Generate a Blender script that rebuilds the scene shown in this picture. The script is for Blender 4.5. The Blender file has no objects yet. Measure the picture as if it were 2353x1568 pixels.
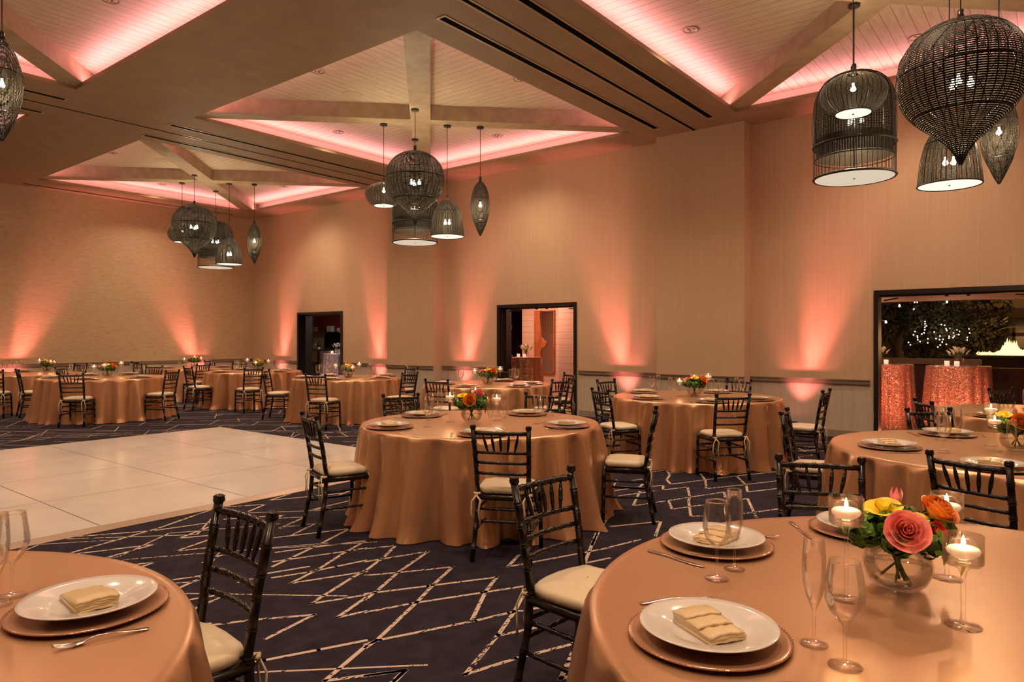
import bpy, math, random
from math import sin, cos, pi, radians, sqrt, atan2

# ------------------------------------------------------------------ camera, world, exposure
# the room is axis aligned: right wall at y = WY, far left wall at x = WX, camera at the origin
FPX, CXP, HYP, CAMH = 1600.0, 1176.0, 778.0, 1.5
YAW = atan2(CXP + 850, 1600.0)
FX, FY = -cos(YAW), sin(YAW)
RX, RY = FY, -FX
scn = bpy.context.scene
COL = scn.collection
cam_data = bpy.data.cameras.new('camera')
cam = bpy.data.objects.new('camera', cam_data)
COL.objects.link(cam)
cam.location = (0, 0, CAMH)
cam.rotation_euler = (pi/2, 0, pi/2 - YAW)
cam_data.sensor_width = 36.0
cam_data.lens = FPX/2353*36.0
cam_data.shift_y = -(784-HYP)/2353
cam_data.clip_start = 0.02
scn.camera = cam
scn.view_settings.view_transform = 'Standard'
scn.view_settings.look = 'None'
scn.view_settings.gamma = 1
scn.view_settings.exposure = 1.85
scn.view_settings.use_curve_mapping = False
scn.cycles.use_denoising = True
scn.cycles.max_bounces = 8
scn.cycles.diffuse_bounces = 4
scn.cycles.glossy_bounces = 3
scn.cycles.transmission_bounces = 6
scn.cycles.transparent_max_bounces = 24
scn.cycles.caustics_reflective = False
scn.cycles.caustics_refractive = False
scn.cycles.sample_clamp_indirect = 4.0
world = bpy.data.worlds.new('night'); scn.world = world
world.use_nodes = True
world.node_tree.nodes['Background'].inputs[0].default_value = (0.25, 0.17, 0.12, 1)
world.node_tree.nodes['Background'].inputs[1].default_value = 0.012

WY, WX, CZ, CZ2 = 11.38, -18.7, 5.0, 5.29
COFF = [(-15.2, 8.1), (-8.28, 8.06), (-1.43, 8.06), (-15.2, 1.35), (-8.35, 1.35), (-1.43, 1.35)]
CH = 2.55            # half size of a coffer opening
SET = 0.38           # set-back of the cove wall

def light(kind, name, loc, energy, color, rot=(0, 0, 0), **kw):
    d = bpy.data.lights.new(name, kind)
    d.energy = energy; d.color = color
    for k, v in kw.items(): setattr(d, k, v)
    o = bpy.data.objects.new(name, d); COL.objects.link(o)
    o.location = loc; o.rotation_euler = rot
    return o
def aim(direction):
    from mathutils import Vector
    return Vector(direction).to_track_quat('-Z', 'Y').to_euler()

PINK = (1.0, 0.36, 0.40)
CORAL = (1.0, 0.24, 0.215)
WARM = (1.0, 0.74, 0.45)
COVE_W, UP_W, DOWN_W, BULB_W, CANDLE_W = 10.5, 230, 74, 22, 0.20
# cove strips: one long lamp on each side of each coffer, lying on the shelf and shining up and outwards
for ci, (cx, cy) in enumerate(COFF):
    s = CH + 0.10
    for (dx, dy, rz) in ((1, 0, pi/2), (-1, 0, pi/2), (0, 1, 0), (0, -1, 0)):
        o = light('AREA', 'cove_light', (cx+dx*s, cy+dy*s, CZ+0.04), COVE_W, PINK,
                  aim((dx*0.8, dy*0.8, 1.0)), shape='RECTANGLE', size=0.16, size_y=2*CH+0.3)
        # long side along the edge
        from mathutils import Matrix, Vector
        zax = -Vector((-dx*0.45, -dy*0.45, 1.0)).normalized()
        yax = Vector((dy, dx, 0)).normalized()
        xax = yax.cross(zax)
        o.rotation_euler = Matrix((xax, yax, zax)).transposed().to_euler()
# spots added at the recessed downlights, seemingly unlit, to light the tables
for (cx, cy) in COFF:
    for (dx, dy) in ((0, -2.02), (2.07, 0), (-2.15, 0), (0, 1.98)):
        light('SPOT', 'added_downlight_beam', (cx+dx, cy+dy, CZ2-0.02), DOWN_W, (1.0, 0.72, 0.46), (0, 0, 0),
              spot_size=radians(132), spot_blend=1.0, shadow_soft_size=0.06)
# uplights washing the walls
UPL = [('y', -17.3, 0.10), ('y', -13.05, -0.05), ('y', -10.35, 0.10), ('y', -6.2, -0.13), ('y', -3.25, 0.13),
       ('x', 5.15, 0.22), ('x', 9.85, -0.22)]
for ax, p, lean in UPL:
    if ax == 'y':
        loc = (p, WY-0.26, 0.24); d = (lean*1.7, 0.075, 1)
    else:
        loc = (WX+0.26, p, 0.24); d = (-0.075, lean*1.7, 1)
    light('SPOT', 'uplight_beam', loc, UP_W, CORAL, aim(d), spot_size=radians(31), spot_blend=1.0, shadow_soft_size=0.05)
    light('SPOT', 'uplight_flood', loc, UP_W*.14, CORAL, aim((d[0]*.6, d[1]+.06, 1) if ax == 'y' else (d[0]-.06, d[1]*.6, 1)), spot_size=radians(70), spot_blend=1.0, shadow_soft_size=0.05)

# ------------------------------------------------------------------ pixel helpers
def ray(px, py):
    a = (px-CXP)/FPX
    return (FX+a*RX, FY+a*RY, -(py-HYP)/FPX)
def onz(px, py, z):
    d = ray(px, py); t = (z-CAMH)/d[2]
    return (d[0]*t, d[1]*t, z)
def atD(px, D, py=None, z=0.0):
    a = (px-CXP)/FPX
    if py is not None: z = CAMH-(py-HYP)/FPX*D
    return ((FX+a*RX)*D, (FY+a*RY)*D, z)
def proj(x, y, z):
    D = x*FX+y*FY
    return (CXP+FPX*(x*RX+y*RY)/D, HYP-FPX*(z-CAMH)/D, D)
def camvec(r, f):                      # r metres to the right, f metres away from the camera
    return (r*RX+f*FX, r*RY+f*FY)

# ------------------------------------------------------------------ materials
def nt(name):
    m = bpy.data.materials.new(name); m.use_nodes = True
    t = m.node_tree; b = t.nodes['Principled BSDF']
    return m, t, b
def P(name, col, rough=0.5, metal=0.0, spec=0.5, coat=0.0, emis=None, es=0.0, sheen=0.0, trans=0.0, bump=None):
    m, t, b = nt(name)
    b.inputs['Base Color'].default_value = (*col, 1)
    b.inputs['Roughness'].default_value = rough
    b.inputs['Metallic'].default_value = metal
    b.inputs['Specular IOR Level'].default_value = spec
    b.inputs['Coat Weight'].default_value = coat
    b.inputs['Sheen Weight'].default_value = sheen
    b.inputs['Transmission Weight'].default_value = trans
    if emis:
        b.inputs['Emission Color'].default_value = (*emis, 1)
        b.inputs['Emission Strength'].default_value = es
    if bump:
        sc, st = bump
        tc = t.nodes.new('ShaderNodeTexCoord'); n = t.nodes.new('ShaderNodeTexNoise'); bp = t.nodes.new('ShaderNodeBump')
        n.inputs['Scale'].default_value = sc; n.inputs['Detail'].default_value = 3
        bp.inputs['Strength'].default_value = st; bp.inputs['Distance'].default_value = 0.01
        t.links.new(tc.outputs['Object'], n.inputs['Vector']); t.links.new(n.outputs['Fac'], bp.inputs['Height'])
        t.links.new(bp.outputs['Normal'], b.inputs['Normal'])
    return m
def noisy(name, c1, c2, scale=(1, 1, 1), nscale=5, rough=0.6, detail=4, lo=0.35, hi=0.65, metal=0, spec=0.5, bump=0.0, sheen=0.0, coat=0.0):
    m, t, b = nt(name)
    tc = t.nodes.new('ShaderNodeTexCoord'); mp = t.nodes.new('ShaderNodeMapping'); mp.inputs['Scale'].default_value = scale
    n = t.nodes.new('ShaderNodeTexNoise'); n.inputs['Scale'].default_value = nscale; n.inputs['Detail'].default_value = detail
    r = t.nodes.new('ShaderNodeValToRGB')
    r.color_ramp.elements[0].position = lo; r.color_ramp.elements[0].color = (*c1, 1)
    r.color_ramp.elements[1].position = hi; r.color_ramp.elements[1].color = (*c2, 1)
    t.links.new(tc.outputs['Object'], mp.inputs[0]); t.links.new(mp.outputs[0], n.inputs['Vector'])
    t.links.new(n.outputs['Fac'], r.inputs[0]); t.links.new(r.outputs[0], b.inputs['Base Color'])
    b.inputs['Roughness'].default_value = rough; b.inputs['Metallic'].default_value = metal
    b.inputs['Specular IOR Level'].default_value = spec; b.inputs['Sheen Weight'].default_value = sheen
    b.inputs['Coat Weight'].default_value = coat
    if bump:
        bp = t.nodes.new('ShaderNodeBump'); bp.inputs['Strength'].default_value = bump; bp.inputs['Distance'].default_value = 0.01
        t.links.new(n.outputs['Fac'], bp.inputs['Height']); t.links.new(bp.outputs['Normal'], b.inputs['Normal'])
    return m
def planks(name, axis, width, c1, c2, groove, rough=0.5, gw=0.05):
    """boards running along `axis` (0 = x, 1 = y), with dark grooves between them; axis 2 = horizontal boards on a wall"""
    m, t, b = nt(name)
    tc = t.nodes.new('ShaderNodeTexCoord'); sp = t.nodes.new('ShaderNodeSeparateXYZ')
    t.links.new(tc.outputs['Object'], sp.inputs[0])
    src = sp.outputs[{0: 1, 1: 0, 2: 2}[axis]]
    dv = t.nodes.new('ShaderNodeMath'); dv.operation = 'DIVIDE'; dv.inputs[1].default_value = width
    t.links.new(src, dv.inputs[0])
    fr = t.nodes.new('ShaderNodeMath'); fr.operation = 'FRACT'; t.links.new(dv.outputs[0], fr.inputs[0])
    lt = t.nodes.new('ShaderNodeMath'); lt.operation = 'LESS_THAN'; lt.inputs[1].default_value = gw
    t.links.new(fr.outputs[0], lt.inputs[0])
    mp = t.nodes.new('ShaderNodeMapping'); mp.inputs['Scale'].default_value = {0: (1, 12, 1), 1: (12, 1, 1), 2: (1, 1, 12)}[axis]
    n = t.nodes.new('ShaderNodeTexNoise'); n.inputs['Scale'].default_value = 3; n.inputs['Detail'].default_value = 5
    t.links.new(tc.outputs['Object'], mp.inputs[0]); t.links.new(mp.outputs[0], n.inputs['Vector'])
    r = t.nodes.new('ShaderNodeValToRGB')
    r.color_ramp.elements[0].position = .35; r.color_ramp.elements[0].color = (*c1, 1)
    r.color_ramp.elements[1].position = .65; r.color_ramp.elements[1].color = (*c2, 1)
    t.links.new(n.outputs['Fac'], r.inputs[0])
    mx = t.nodes.new('ShaderNodeMix'); mx.data_type = 'RGBA'
    t.links.new(lt.outputs[0], mx.inputs[0]); t.links.new(r.outputs[0], mx.inputs[6]); mx.inputs[7].default_value = (*groove, 1)
    t.links.new(mx.outputs[2], b.inputs['Base Color']); b.inputs['Roughness'].default_value = rough
    return m
def glass(name, tint=(1.0, 1.0, 1.0), refl=1.0, edge=(0.80, 0.79, 0.78)):
    m = bpy.data.materials.new(name); m.use_nodes = True
    t = m.node_tree; t.nodes.clear()
    out = t.nodes.new('ShaderNodeOutputMaterial'); mix = t.nodes.new('ShaderNodeMixShader')
    tr = t.nodes.new('ShaderNodeBsdfTransparent'); gl = t.nodes.new('ShaderNodeBsdfGlossy')
    gl.inputs['Roughness'].default_value = 0.02; gl.inputs['Color'].default_value = (refl, refl, refl, 1)
    lw = t.nodes.new('ShaderNodeLayerWeight'); lw.inputs['Blend'].default_value = 0.25
    fr = t.nodes.new('ShaderNodeFresnel'); fr.inputs['IOR'].default_value = 1.5
    rp = t.nodes.new('ShaderNodeValToRGB')
    rp.color_ramp.elements[0].position = .55; rp.color_ramp.elements[0].color = (*tint, 1)
    rp.color_ramp.elements[1].position = 1.0; rp.color_ramp.elements[1].color = (*edge, 1)
    t.links.new(lw.outputs['Facing'], rp.inputs[0]); t.links.new(rp.outputs[0], tr.inputs[0])
    mn = t.nodes.new('ShaderNodeMath'); mn.operation = 'MINIMUM'; mn.inputs[1].default_value = 0.5
    ml = t.nodes.new('ShaderNodeMath'); ml.operation = 'MULTIPLY'; ml.inputs[1].default_value = 0.6
    t.links.new(fr.outputs[0], ml.inputs[0]); t.links.new(ml.outputs[0], mn.inputs[0]); t.links.new(mn.outputs[0], mix.inputs[0])
    t.links.new(tr.outputs[0], mix.inputs[1]); t.links.new(gl.outputs[0], mix.inputs[2])
    t.links.new(mix.outputs[0], out.inputs[0])
    return m
def emit(name, col, s):
    m = bpy.data.materials.new(name); m.use_nodes = True
    t = m.node_tree; t.nodes.clear()
    out = t.nodes.new('ShaderNodeOutputMaterial'); e = t.nodes.new('ShaderNodeEmission')
    e.inputs[0].default_value = (*col, 1); e.inputs[1].default_value = s
    t.links.new(e.outputs[0], out.inputs[0])
    return m
def weave(name, col, nu, nv, hu, hv, rough=0.45):
    """wicker: strands with see-through gaps, laid out in the shade's own UV grid"""
    m, t, b = nt(name)
    b.inputs['Base Color'].default_value = (*col, 1); b.inputs['Roughness'].default_value = rough
    b.inputs['Specular IOR Level'].default_value = 0.15
    uv = t.nodes.new('ShaderNodeUVMap'); sp = t.nodes.new('ShaderNodeSeparateXYZ'); t.links.new(uv.outputs[0], sp.inputs[0])
    def band(src, n, h):
        a = t.nodes.new('ShaderNodeMath'); a.operation = 'MULTIPLY'; a.inputs[1].default_value = n; t.links.new(src, a.inputs[0])
        f = t.nodes.new('ShaderNodeMath'); f.operation = 'FRACT'; t.links.new(a.outputs[0], f.inputs[0])
        g = t.nodes.new('ShaderNodeMath'); g.operation = 'LESS_THAN'; g.inputs[1].default_value = h; t.links.new(f.outputs[0], g.inputs[0])
        return g.outputs[0]
    mxm = t.nodes.new('ShaderNodeMath'); mxm.operation = 'MAXIMUM'
    t.links.new(band(sp.outputs[0], nu, hu), mxm.inputs[0]); t.links.new(band(sp.outputs[1], nv, hv), mxm.inputs[1])
    t.links.new(mxm.outputs[0], b.inputs['Alpha'])
    return m

M = {}
def wallpaper(name, c1, c2, scale):
    return noisy(name, c1, c2, scale, 6, 0.75, 5, 0.3, 0.7, bump=0.25, spec=0.25)
M['wall_r'] = wallpaper('striped_wallpaper', (0.58, 0.40, 0.275), (0.66, 0.47, 0.33), (24, 24, 0.12))
M['wall_l'] = wallpaper('grasscloth', (0.47, 0.34, 0.22), (0.60, 0.445, 0.295), (1.2, 1.2, 10))
M['dado'] = wallpaper('dado_cloth', (0.50, 0.42, 0.33), (0.60, 0.51, 0.41), (9, 9, 0.3))
M['rail'] = P('rail_paint', (0.24, 0.185, 0.14), 0.4)
M['baseboard'] = P('baseboard_paint', (0.30, 0.25, 0.20), 0.4)
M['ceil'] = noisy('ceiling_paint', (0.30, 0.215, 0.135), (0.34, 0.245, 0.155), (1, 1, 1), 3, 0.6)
M['beam'] = noisy('beam_wood', (0.36, 0.28, 0.18), (0.44, 0.35, 0.235), (1, 1, 1), 6, 0.5)
M['plank_x'] = planks('boards_along_x', 0, 0.14, (0.55, 0.46, 0.34), (0.66, 0.57, 0.44), (0.20, 0.14, 0.09))
M['plank_y'] = planks('boards_along_y', 1, 0.14, (0.55, 0.46, 0.34), (0.66, 0.57, 0.44), (0.20, 0.14, 0.09))
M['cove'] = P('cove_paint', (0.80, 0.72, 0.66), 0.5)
M['slot'] = P('slot_black', (0.0015, 0.001, 0.001), 0.9, spec=0.05)
M['slot_trim'] = P('slot_trim', (0.38, 0.30, 0.20), 0.35)
M['black'] = P('black_paint', (0.010, 0.008, 0.009), 0.35)
M['door'] = P('door_dark', (0.012, 0.008, 0.009), 0.75, spec=0.15)
M['steel'] = P('brushed_steel', (0.55, 0.45, 0.40), 0.3, 1.0)
M['silver'] = P('silver', (0.72, 0.66, 0.62), 0.17, 1.0)
M['chrome_can'] = P('downlight_reflector', (0.42, 0.34, 0.28), 0.2, 1.0)
M['speaker'] = P('speaker_grille', (0.52, 0.44, 0.33), 0.7)
M['chair'] = P('mahogany_lacquer', (0.012, 0.0075, 0.006), 0.26, spec=0.5)
M['cushion'] = P('ivory_satin', (0.72, 0.60, 0.42), 0.42, sheen=0.3, bump=(14, 0.25))
M['ribbon'] = P('ivory_ribbon', (0.74, 0.60, 0.40), 0.4)
M['cloth'] = noisy('copper_satin', (0.60, 0.335, 0.185), (0.66, 0.385, 0.22), (1, 1, 1), 1.5, 0.30, spec=0.55, metal=0.6)
M['china'] = P('white_china', (0.70, 0.67, 0.65), 0.12, spec=0.6, coat=0.5)
M['napkin'] = P('champagne_satin', (0.68, 0.50, 0.27), 0.33, sheen=0.3, bump=(25, 0.15))
M['charger'] = P('rose_gold_glass', (0.50, 0.27, 0.16), 0.18, 0.35, spec=0.8)
M['charger_rim'] = P('charger_beads', (0.75, 0.55, 0.42), 0.15, 0.7)
M['glass'] = glass('clear_glass')
M['glass2'] = glass('vase_glass', (0.975, 0.97, 0.96), 1.0, (0.62, 0.60, 0.57))
M['water'] = glass('water', (0.97, 0.95, 0.92), 0.8, (0.8, 0.75, 0.66))
M['wax'] = P('candle_wax', (0.90, 0.80, 0.60), 0.4, emis=(1.0, 0.72, 0.38), es=0.16)
M['wax'].node_tree.nodes['Principled BSDF'].inputs['Subsurface Weight'].default_value = 0.3
M['flame'] = emit('flame', (1.0, 0.70, 0.32), 16)
M['bulb'] = emit('bulb', (1.0, 0.76, 0.46), 22)
M['diffuser'] = emit('diffuser', (1.0, 0.86, 0.70), 0.34)
M['diffuser_dim'] = emit('diffuser_dim', (1.0, 0.80, 0.60), 0.20)
M['wick_fine'] = weave('wicker_fine', (0.0075, 0.0055, 0.0025), 40, 88, 0.16, 0.67, 0.6)
M['wick_cage'] = weave('wicker_cage', (0.0060, 0.0042, 0.002), 90, 60, 0.5, 0.74, 0.6)
M['wick'] = P('wicker_strand', (0.006, 0.0042, 0.002), 0.5, spec=0.3)
M['led'] = emit('led_strip', (1.0, 0.45, 0.45), 2.5)
M['dance'] = noisy('dance_floor_vinyl', (0.54, 0.52, 0.50), (0.62, 0.60, 0.58), (1, 1, 1), 1.2, 0.22, spec=0.5)
M['seam'] = P('panel_seam', (0.10, 0.07, 0.05), 0.5)
M['trim_alu'] = P('dance_trim', (0.50, 0.37, 0.29), 0.3, 0.4)
M['stem_g'] = P('stem_green', (0.10, 0.16, 0.03), 0.5)
M['leaf'] = noisy('hydrangea_green', (0.045, 0.13, 0.012), (0.12, 0.26, 0.03), (1, 1, 1), 60, 0.5)
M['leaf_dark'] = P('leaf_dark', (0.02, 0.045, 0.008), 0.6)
M['rose_pink'] = noisy('rose_pink', (0.80, 0.20, 0.20), (0.92, 0.36, 0.32), (1, 1, 1), 30, 0.5)
M['rose_orange'] = noisy('rose_orange', (0.85, 0.20, 0.04), (0.95, 0.42, 0.06), (1, 1, 1), 30, 0.5)
M['red'] = P('petal_red', (0.62, 0.02, 0.015), 0.5)
M['tulip'] = noisy('tulip_pink', (0.85, 0.14, 0.24), (0.95, 0.36, 0.40), (1, 1, 1), 30, 0.45)
M['yellow'] = noisy('petal_yellow', (0.85, 0.55, 0.02), (0.92, 0.74, 0.05), (1, 1, 1), 20, 0.5)
M['white_petal'] = P('calla_white', (0.85, 0.82, 0.62), 0.5)
def sequin(name, c1, c2):
    m, t, b = nt(name)
    tc = t.nodes.new('ShaderNodeTexCoord'); v = t.nodes.new('ShaderNodeTexVoronoi'); v.inputs['Scale'].default_value = 125
    t.links.new(tc.outputs['Object'], v.inputs['Vector'])
    r = t.nodes.new('ShaderNodeValToRGB'); r.color_ramp.elements[0].color = (*c1, 1); r.color_ramp.elements[1].color = (*c2, 1)  # dark and bright cells put the sequins' sparkle into the colour
    sp = t.nodes.new('ShaderNodeSeparateColor'); t.links.new(v.outputs['Color'], sp.inputs[0])
    t.links.new(sp.outputs[0], r.inputs[0]); t.links.new(r.outputs[0], b.inputs['Base Color'])
    vm = t.nodes.new('ShaderNodeVectorMath'); vm.operation = 'MULTIPLY_ADD'
    vm.inputs[1].default_value = (0.9, 0.9, 0.9); vm.inputs[2].default_value = (-0.45, -0.45, -0.45)
    t.links.new(v.outputs['Color'], vm.inputs[0])
    ge = t.nodes.new('ShaderNodeNewGeometry'); ad = t.nodes.new('ShaderNodeVectorMath'); ad.operation = 'ADD'
    t.links.new(ge.outputs['Normal'], ad.inputs[0]); t.links.new(vm.outputs[0], ad.inputs[1])
    nm = t.nodes.new('ShaderNodeVectorMath'); nm.operation = 'NORMALIZE'; t.links.new(ad.outputs[0], nm.inputs[0])
    t.links.new(nm.outputs[0], b.inputs['Normal'])
    b.inputs['Metallic'].default_value = 0.5; b.inputs['Roughness'].default_value = 0.22
    return m
M['sequin'] = sequin('sequin_copper', (0.36, 0.12, 0.07), (0.95, 0.52, 0.36))
M['sequin_s'] = sequin('sequin_silver', (0.50, 0.42, 0.46), (0.95, 0.85, 0.95))
M['hall_wall'] = planks('shiplap', 2, 0.15, (0.72, 0.62, 0.52), (0.78, 0.68, 0.58), (0.35, 0.24, 0.17), 0.5, 0.04)
M['shade_dark_wall'] = P('shade_dark_wall', (0.016, 0.010, 0.006), 0.7, spec=0.1)  # near-black: the shade of unlit openings is put into the colour
M['red_wall'] = P('red_wall', (0.30, 0.045, 0.02), 0.6)
M['plaster'] = P('plaster', (0.46, 0.38, 0.28), 0.7)
M['stucco'] = P('stucco', (0.30, 0.20, 0.10), 0.8)
M['oak'] = planks('oak_floor', 0, 0.12, (0.45, 0.24, 0.10), (0.58, 0.33, 0.15), (0.15, 0.07, 0.03), 0.35, 0.04)
M['wood_slab'] = noisy('slab_wood', (0.34, 0.12, 0.04), (0.50, 0.21, 0.08), (4, 4, 1), 3, 0.4)
M['mirror'] = P('mirror_glass', (0.9, 0.9, 0.9), 0.02, 1.0)
M['oakbox'] = P('cabinet_oak', (0.50, 0.24, 0.07), 0.5)
M['brick'] = P('pit_stone', (0.10, 0.04, 0.025), 0.8)
M['bark'] = P('bark', (0.12, 0.06, 0.03), 0.9)
M['tree_leaf'] = noisy('tree_leaf', (0.018, 0.016, 0.005), (0.06, 0.055, 0.02), (1, 1, 1), 8, 0.6)
M['fire'] = emit('fire', (1.0, 0.50, 0.12), 1.5)
M['fairy'] = emit('fairy_bulb', (1.0, 0.84, 0.55), 7)
M['paper'] = P('paper', (0.7, 0.65, 0.55), 0.6)
M['screen'] = P('screen_black', (0.004, 0.004, 0.005), 0.2)
M['votive'] = P('votive_pink', (0.8, 0.5, 0.42), 0.3, emis=(1.0, 0.6, 0.4), es=0.25)

# carpet: navy pile and cream lines broken by noise
def carpet_mat(name, cream):
    m, t, b = nt(name)
    tc = t.nodes.new('ShaderNodeTexCoord')
    n = t.nodes.new('ShaderNodeTexNoise'); n.inputs['Scale'].default_value = 9; n.inputs['Detail'].default_value = 6
    t.links.new(tc.outputs['Object'], n.inputs['Vector'])
    r = t.nodes.new('ShaderNodeValToRGB')
    r.color_ramp.elements[0].position = .3; r.color_ramp.elements[0].color = (0.018, 0.014, 0.022, 1)
    r.color_ramp.elements[1].position = .7; r.color_ramp.elements[1].color = (0.034, 0.027, 0.040, 1)
    t.links.new(n.outputs['Fac'], r.inputs[0])
    src = r.outputs[0]
    if cream:
        n2 = t.nodes.new('ShaderNodeTexNoise'); n2.inputs['Scale'].default_value = 70; n2.inputs['Detail'].default_value = 2
        mp = t.nodes.new('ShaderNodeMapping'); mp.inputs['Scale'].default_value = (1.0, 0.35, 1)
        t.links.new(tc.outputs['Object'], mp.inputs[0]); t.links.new(mp.outputs[0], n2.inputs['Vector'])
        n3 = t.nodes.new('ShaderNodeTexNoise'); n3.inputs['Scale'].default_value = 1.6
        t.links.new(tc.outputs['Object'], n3.inputs['Vector'])
        ad = t.nodes.new('ShaderNodeMath'); ad.operation = 'MULTIPLY_ADD'; ad.inputs[1].default_value = 0.45; ad.inputs[2].default_value = -0.08
        t.links.new(n3.outputs['Fac'], ad.inputs[0])
        a2 = t.nodes.new('ShaderNodeMath'); a2.operation = 'ADD'
        t.links.new(n2.outputs['Fac'], a2.inputs[0]); t.links.new(ad.outputs[0], a2.inputs[1])
        gt = t.nodes.new('ShaderNodeMath'); gt.operation = 'GREATER_THAN'; gt.inputs[1].default_value = 0.555
        t.links.new(a2.outputs[0], gt.inputs[0])
        mx = t.nodes.new('ShaderNodeMix'); mx.data_type = 'RGBA'
        t.links.new(gt.outputs[0], mx.inputs[0]); t.links.new(src, mx.inputs[6]); mx.inputs[7].default_value = (0.56, 0.44, 0.36, 1)
        src = mx.outputs[2]
    t.links.new(src, b.inputs['Base Color']); b.inputs['Roughness'].default_value = 0.95
    b.inputs['Specular IOR Level'].default_value = 0.1
    return m
M['carpet'] = carpet_mat('carpet_navy', False)
M['carpet_line'] = carpet_mat('carpet_lines', True)

# ------------------------------------------------------------------ mesh helpers
class MB:
    def __init__(s): s.v = []; s.f = []; s.mi = []; s.uv = {}; s.cur = 0
    def face(s, idx, uv=None):
        s.f.append(tuple(idx)); s.mi.append(s.cur)
        if uv: s.uv[len(s.f)-1] = uv
    def box(s, x0, x1, y0, y1, z0, z1):
        b = len(s.v)
        s.v += [(x0, y0, z0), (x1, y0, z0), (x1, y1, z0), (x0, y1, z0), (x0, y0, z1), (x1, y0, z1), (x1, y1, z1), (x0, y1, z1)]
        for f in ((3, 2, 1, 0), (4, 5, 6, 7), (0, 1, 5, 4), (1, 2, 6, 5), (2, 3, 7, 6), (3, 0, 4, 7)): s.face([b+i for i in f])
        return s
    def obox(s, c, ux, uy, hx, hy, z0, z1):
        """box standing at c with plan half-sizes hx along ux and hy along uy"""
        b = len(s.v)
        for z in (z0, z1):
            for sx, sy in ((-1, -1), (1, -1), (1, 1), (-1, 1)):
                s.v.append((c[0]+ux[0]*hx*sx+uy[0]*hy*sy, c[1]+ux[1]*hx*sx+uy[1]*hy*sy, z))
        for f in ((3, 2, 1, 0), (4, 5, 6, 7), (0, 1, 5, 4), (1, 2, 6, 5), (2, 3, 7, 6), (3, 0, 4, 7)): s.face([b+i for i in f])
        return s
    def quad(s, a, b_, c, d):
        b = len(s.v); s.v += [a, b_, c, d]; s.face([b, b+1, b+2, b+3]); return s
    def lathe(s, prof, n=24, c=(0, 0, 0), closed_bottom=False, closed_top=False, uvs=False):
        b = len(s.v); k = len(prof)
        for (r, z) in prof:
            for i in range(n):
                a = 2*pi*i/n
                s.v.append((c[0]+r*cos(a), c[1]+r*sin(a), c[2]+z))
        L = [0.0]
        for j in range(1, k): L.append(L[-1]+sqrt((prof[j][0]-prof[j-1][0])**2+(prof[j][1]-prof[j-1][1])**2))
        T = L[-1] or 1
        for j in range(k-1):
            for i in range(n):
                i2 = (i+1) % n
                uv = [(i/n, L[j]/T), ((i+1)/n, L[j]/T), ((i+1)/n, L[j+1]/T), (i/n, L[j+1]/T)] if uvs else None
                s.face([b+j*n+i, b+j*n+i2, b+(j+1)*n+i2, b+(j+1)*n+i], uv)
        if closed_bottom: s.face([b+i for i in range(n)][::-1])
        if closed_top: s.face([b+(k-1)*n+i for i in range(n)])
        return s
    def tube(s, pts, rad, n=8, caps=True, flat=1.0):
        from mathutils import Vector
        pts = [Vector(p) for p in pts]; k = len(pts)
        if not isinstance(rad, (list, tuple)): rad = [rad]*k
        b = len(s.v)
        up = Vector((0, 0, 1))
        d0 = (pts[-1]-pts[0]).normalized()
        if abs(d0.z) > 0.9: up = Vector((0, 1, 0))
        for j in range(k):
            d = (pts[min(j+1, k-1)]-pts[max(j-1, 0)])
            d = d.normalized() if d.length > 1e-9 else d0
            x = d.cross(up)
            x = x.normalized() if x.length > 1e-6 else Vector((1, 0, 0))
            y = x.cross(d).normalized()
            for i in range(n):
                a = 2*pi*i/n
                q = pts[j]+x*(cos(a)*rad[j])+y*(sin(a)*rad[j]*flat)
                s.v.append(tuple(q))
        for j in range(k-1):
            for i in range(n):
                i2 = (i+1) % n
                s.face([b+j*n+i, b+j*n+i2, b+(j+1)*n+i2, b+(j+1)*n+i])
        if caps:
            s.face([b+i for i in range(n)][::-1]); s.face([b+(k-1)*n+i for i in range(n)])
        return s
    def build(s, name, mats, parent=None, smooth=False, loc=None):
        me = bpy.data.meshes.new(name); me.from_pydata(s.v, [], s.f)
        if not isinstance(mats, (list, tuple)): mats = [mats]
        for m in mats: me.materials.append(m if not isinstance(m, str) else M[m])
        if len(mats) > 1: me.polygons.foreach_set('material_index', s.mi)
        if smooth: me.polygons.foreach_set('use_smooth', [True]*len(s.f))
        if s.uv:
            ul = me.uv_layers.new(name='UVMap')
            for pi_, uv in s.uv.items():
                for li, c in zip(me.polygons[pi_].loop_indices, uv): ul.data[li].uv = c
        me.update()
        o = bpy.data.objects.new(name, me); COL.objects.link(o)
        if parent: o.parent = parent
        if loc: o.location = loc
        return o
def thing(name, label, cat, loc=(0, 0, 0), rz=0, group=None):
    o = bpy.data.objects.new(name, None); COL.objects.link(o)
    o.empty_display_size = 0.1
    o.location = loc; o.rotation_euler = (0, 0, rz); o['label'] = label; o['category'] = cat
    if group: o['group'] = group
    return o
def tag(o, label, cat, group=None, kind=None):
    o['label'] = label; o['category'] = cat
    if group: o['group'] = group
    if kind: o['kind'] = kind
    return o
def struct(o): o['kind'] = 'structure'; return o
def dup(root, loc, rz, label, group=None, scale=None):
    r = root.copy(); COL.objects.link(r); r.location = loc; r.rotation_euler = (0, 0, rz); r['label'] = label
    if group: r['group'] = group
    if scale: r.scale = scale
    for ch in list(root.children):
        c = ch.copy(); COL.objects.link(c); c.parent = r
        for g in list(ch.children):
            d = g.copy(); COL.objects.link(d); d.parent = c
    return r
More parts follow.
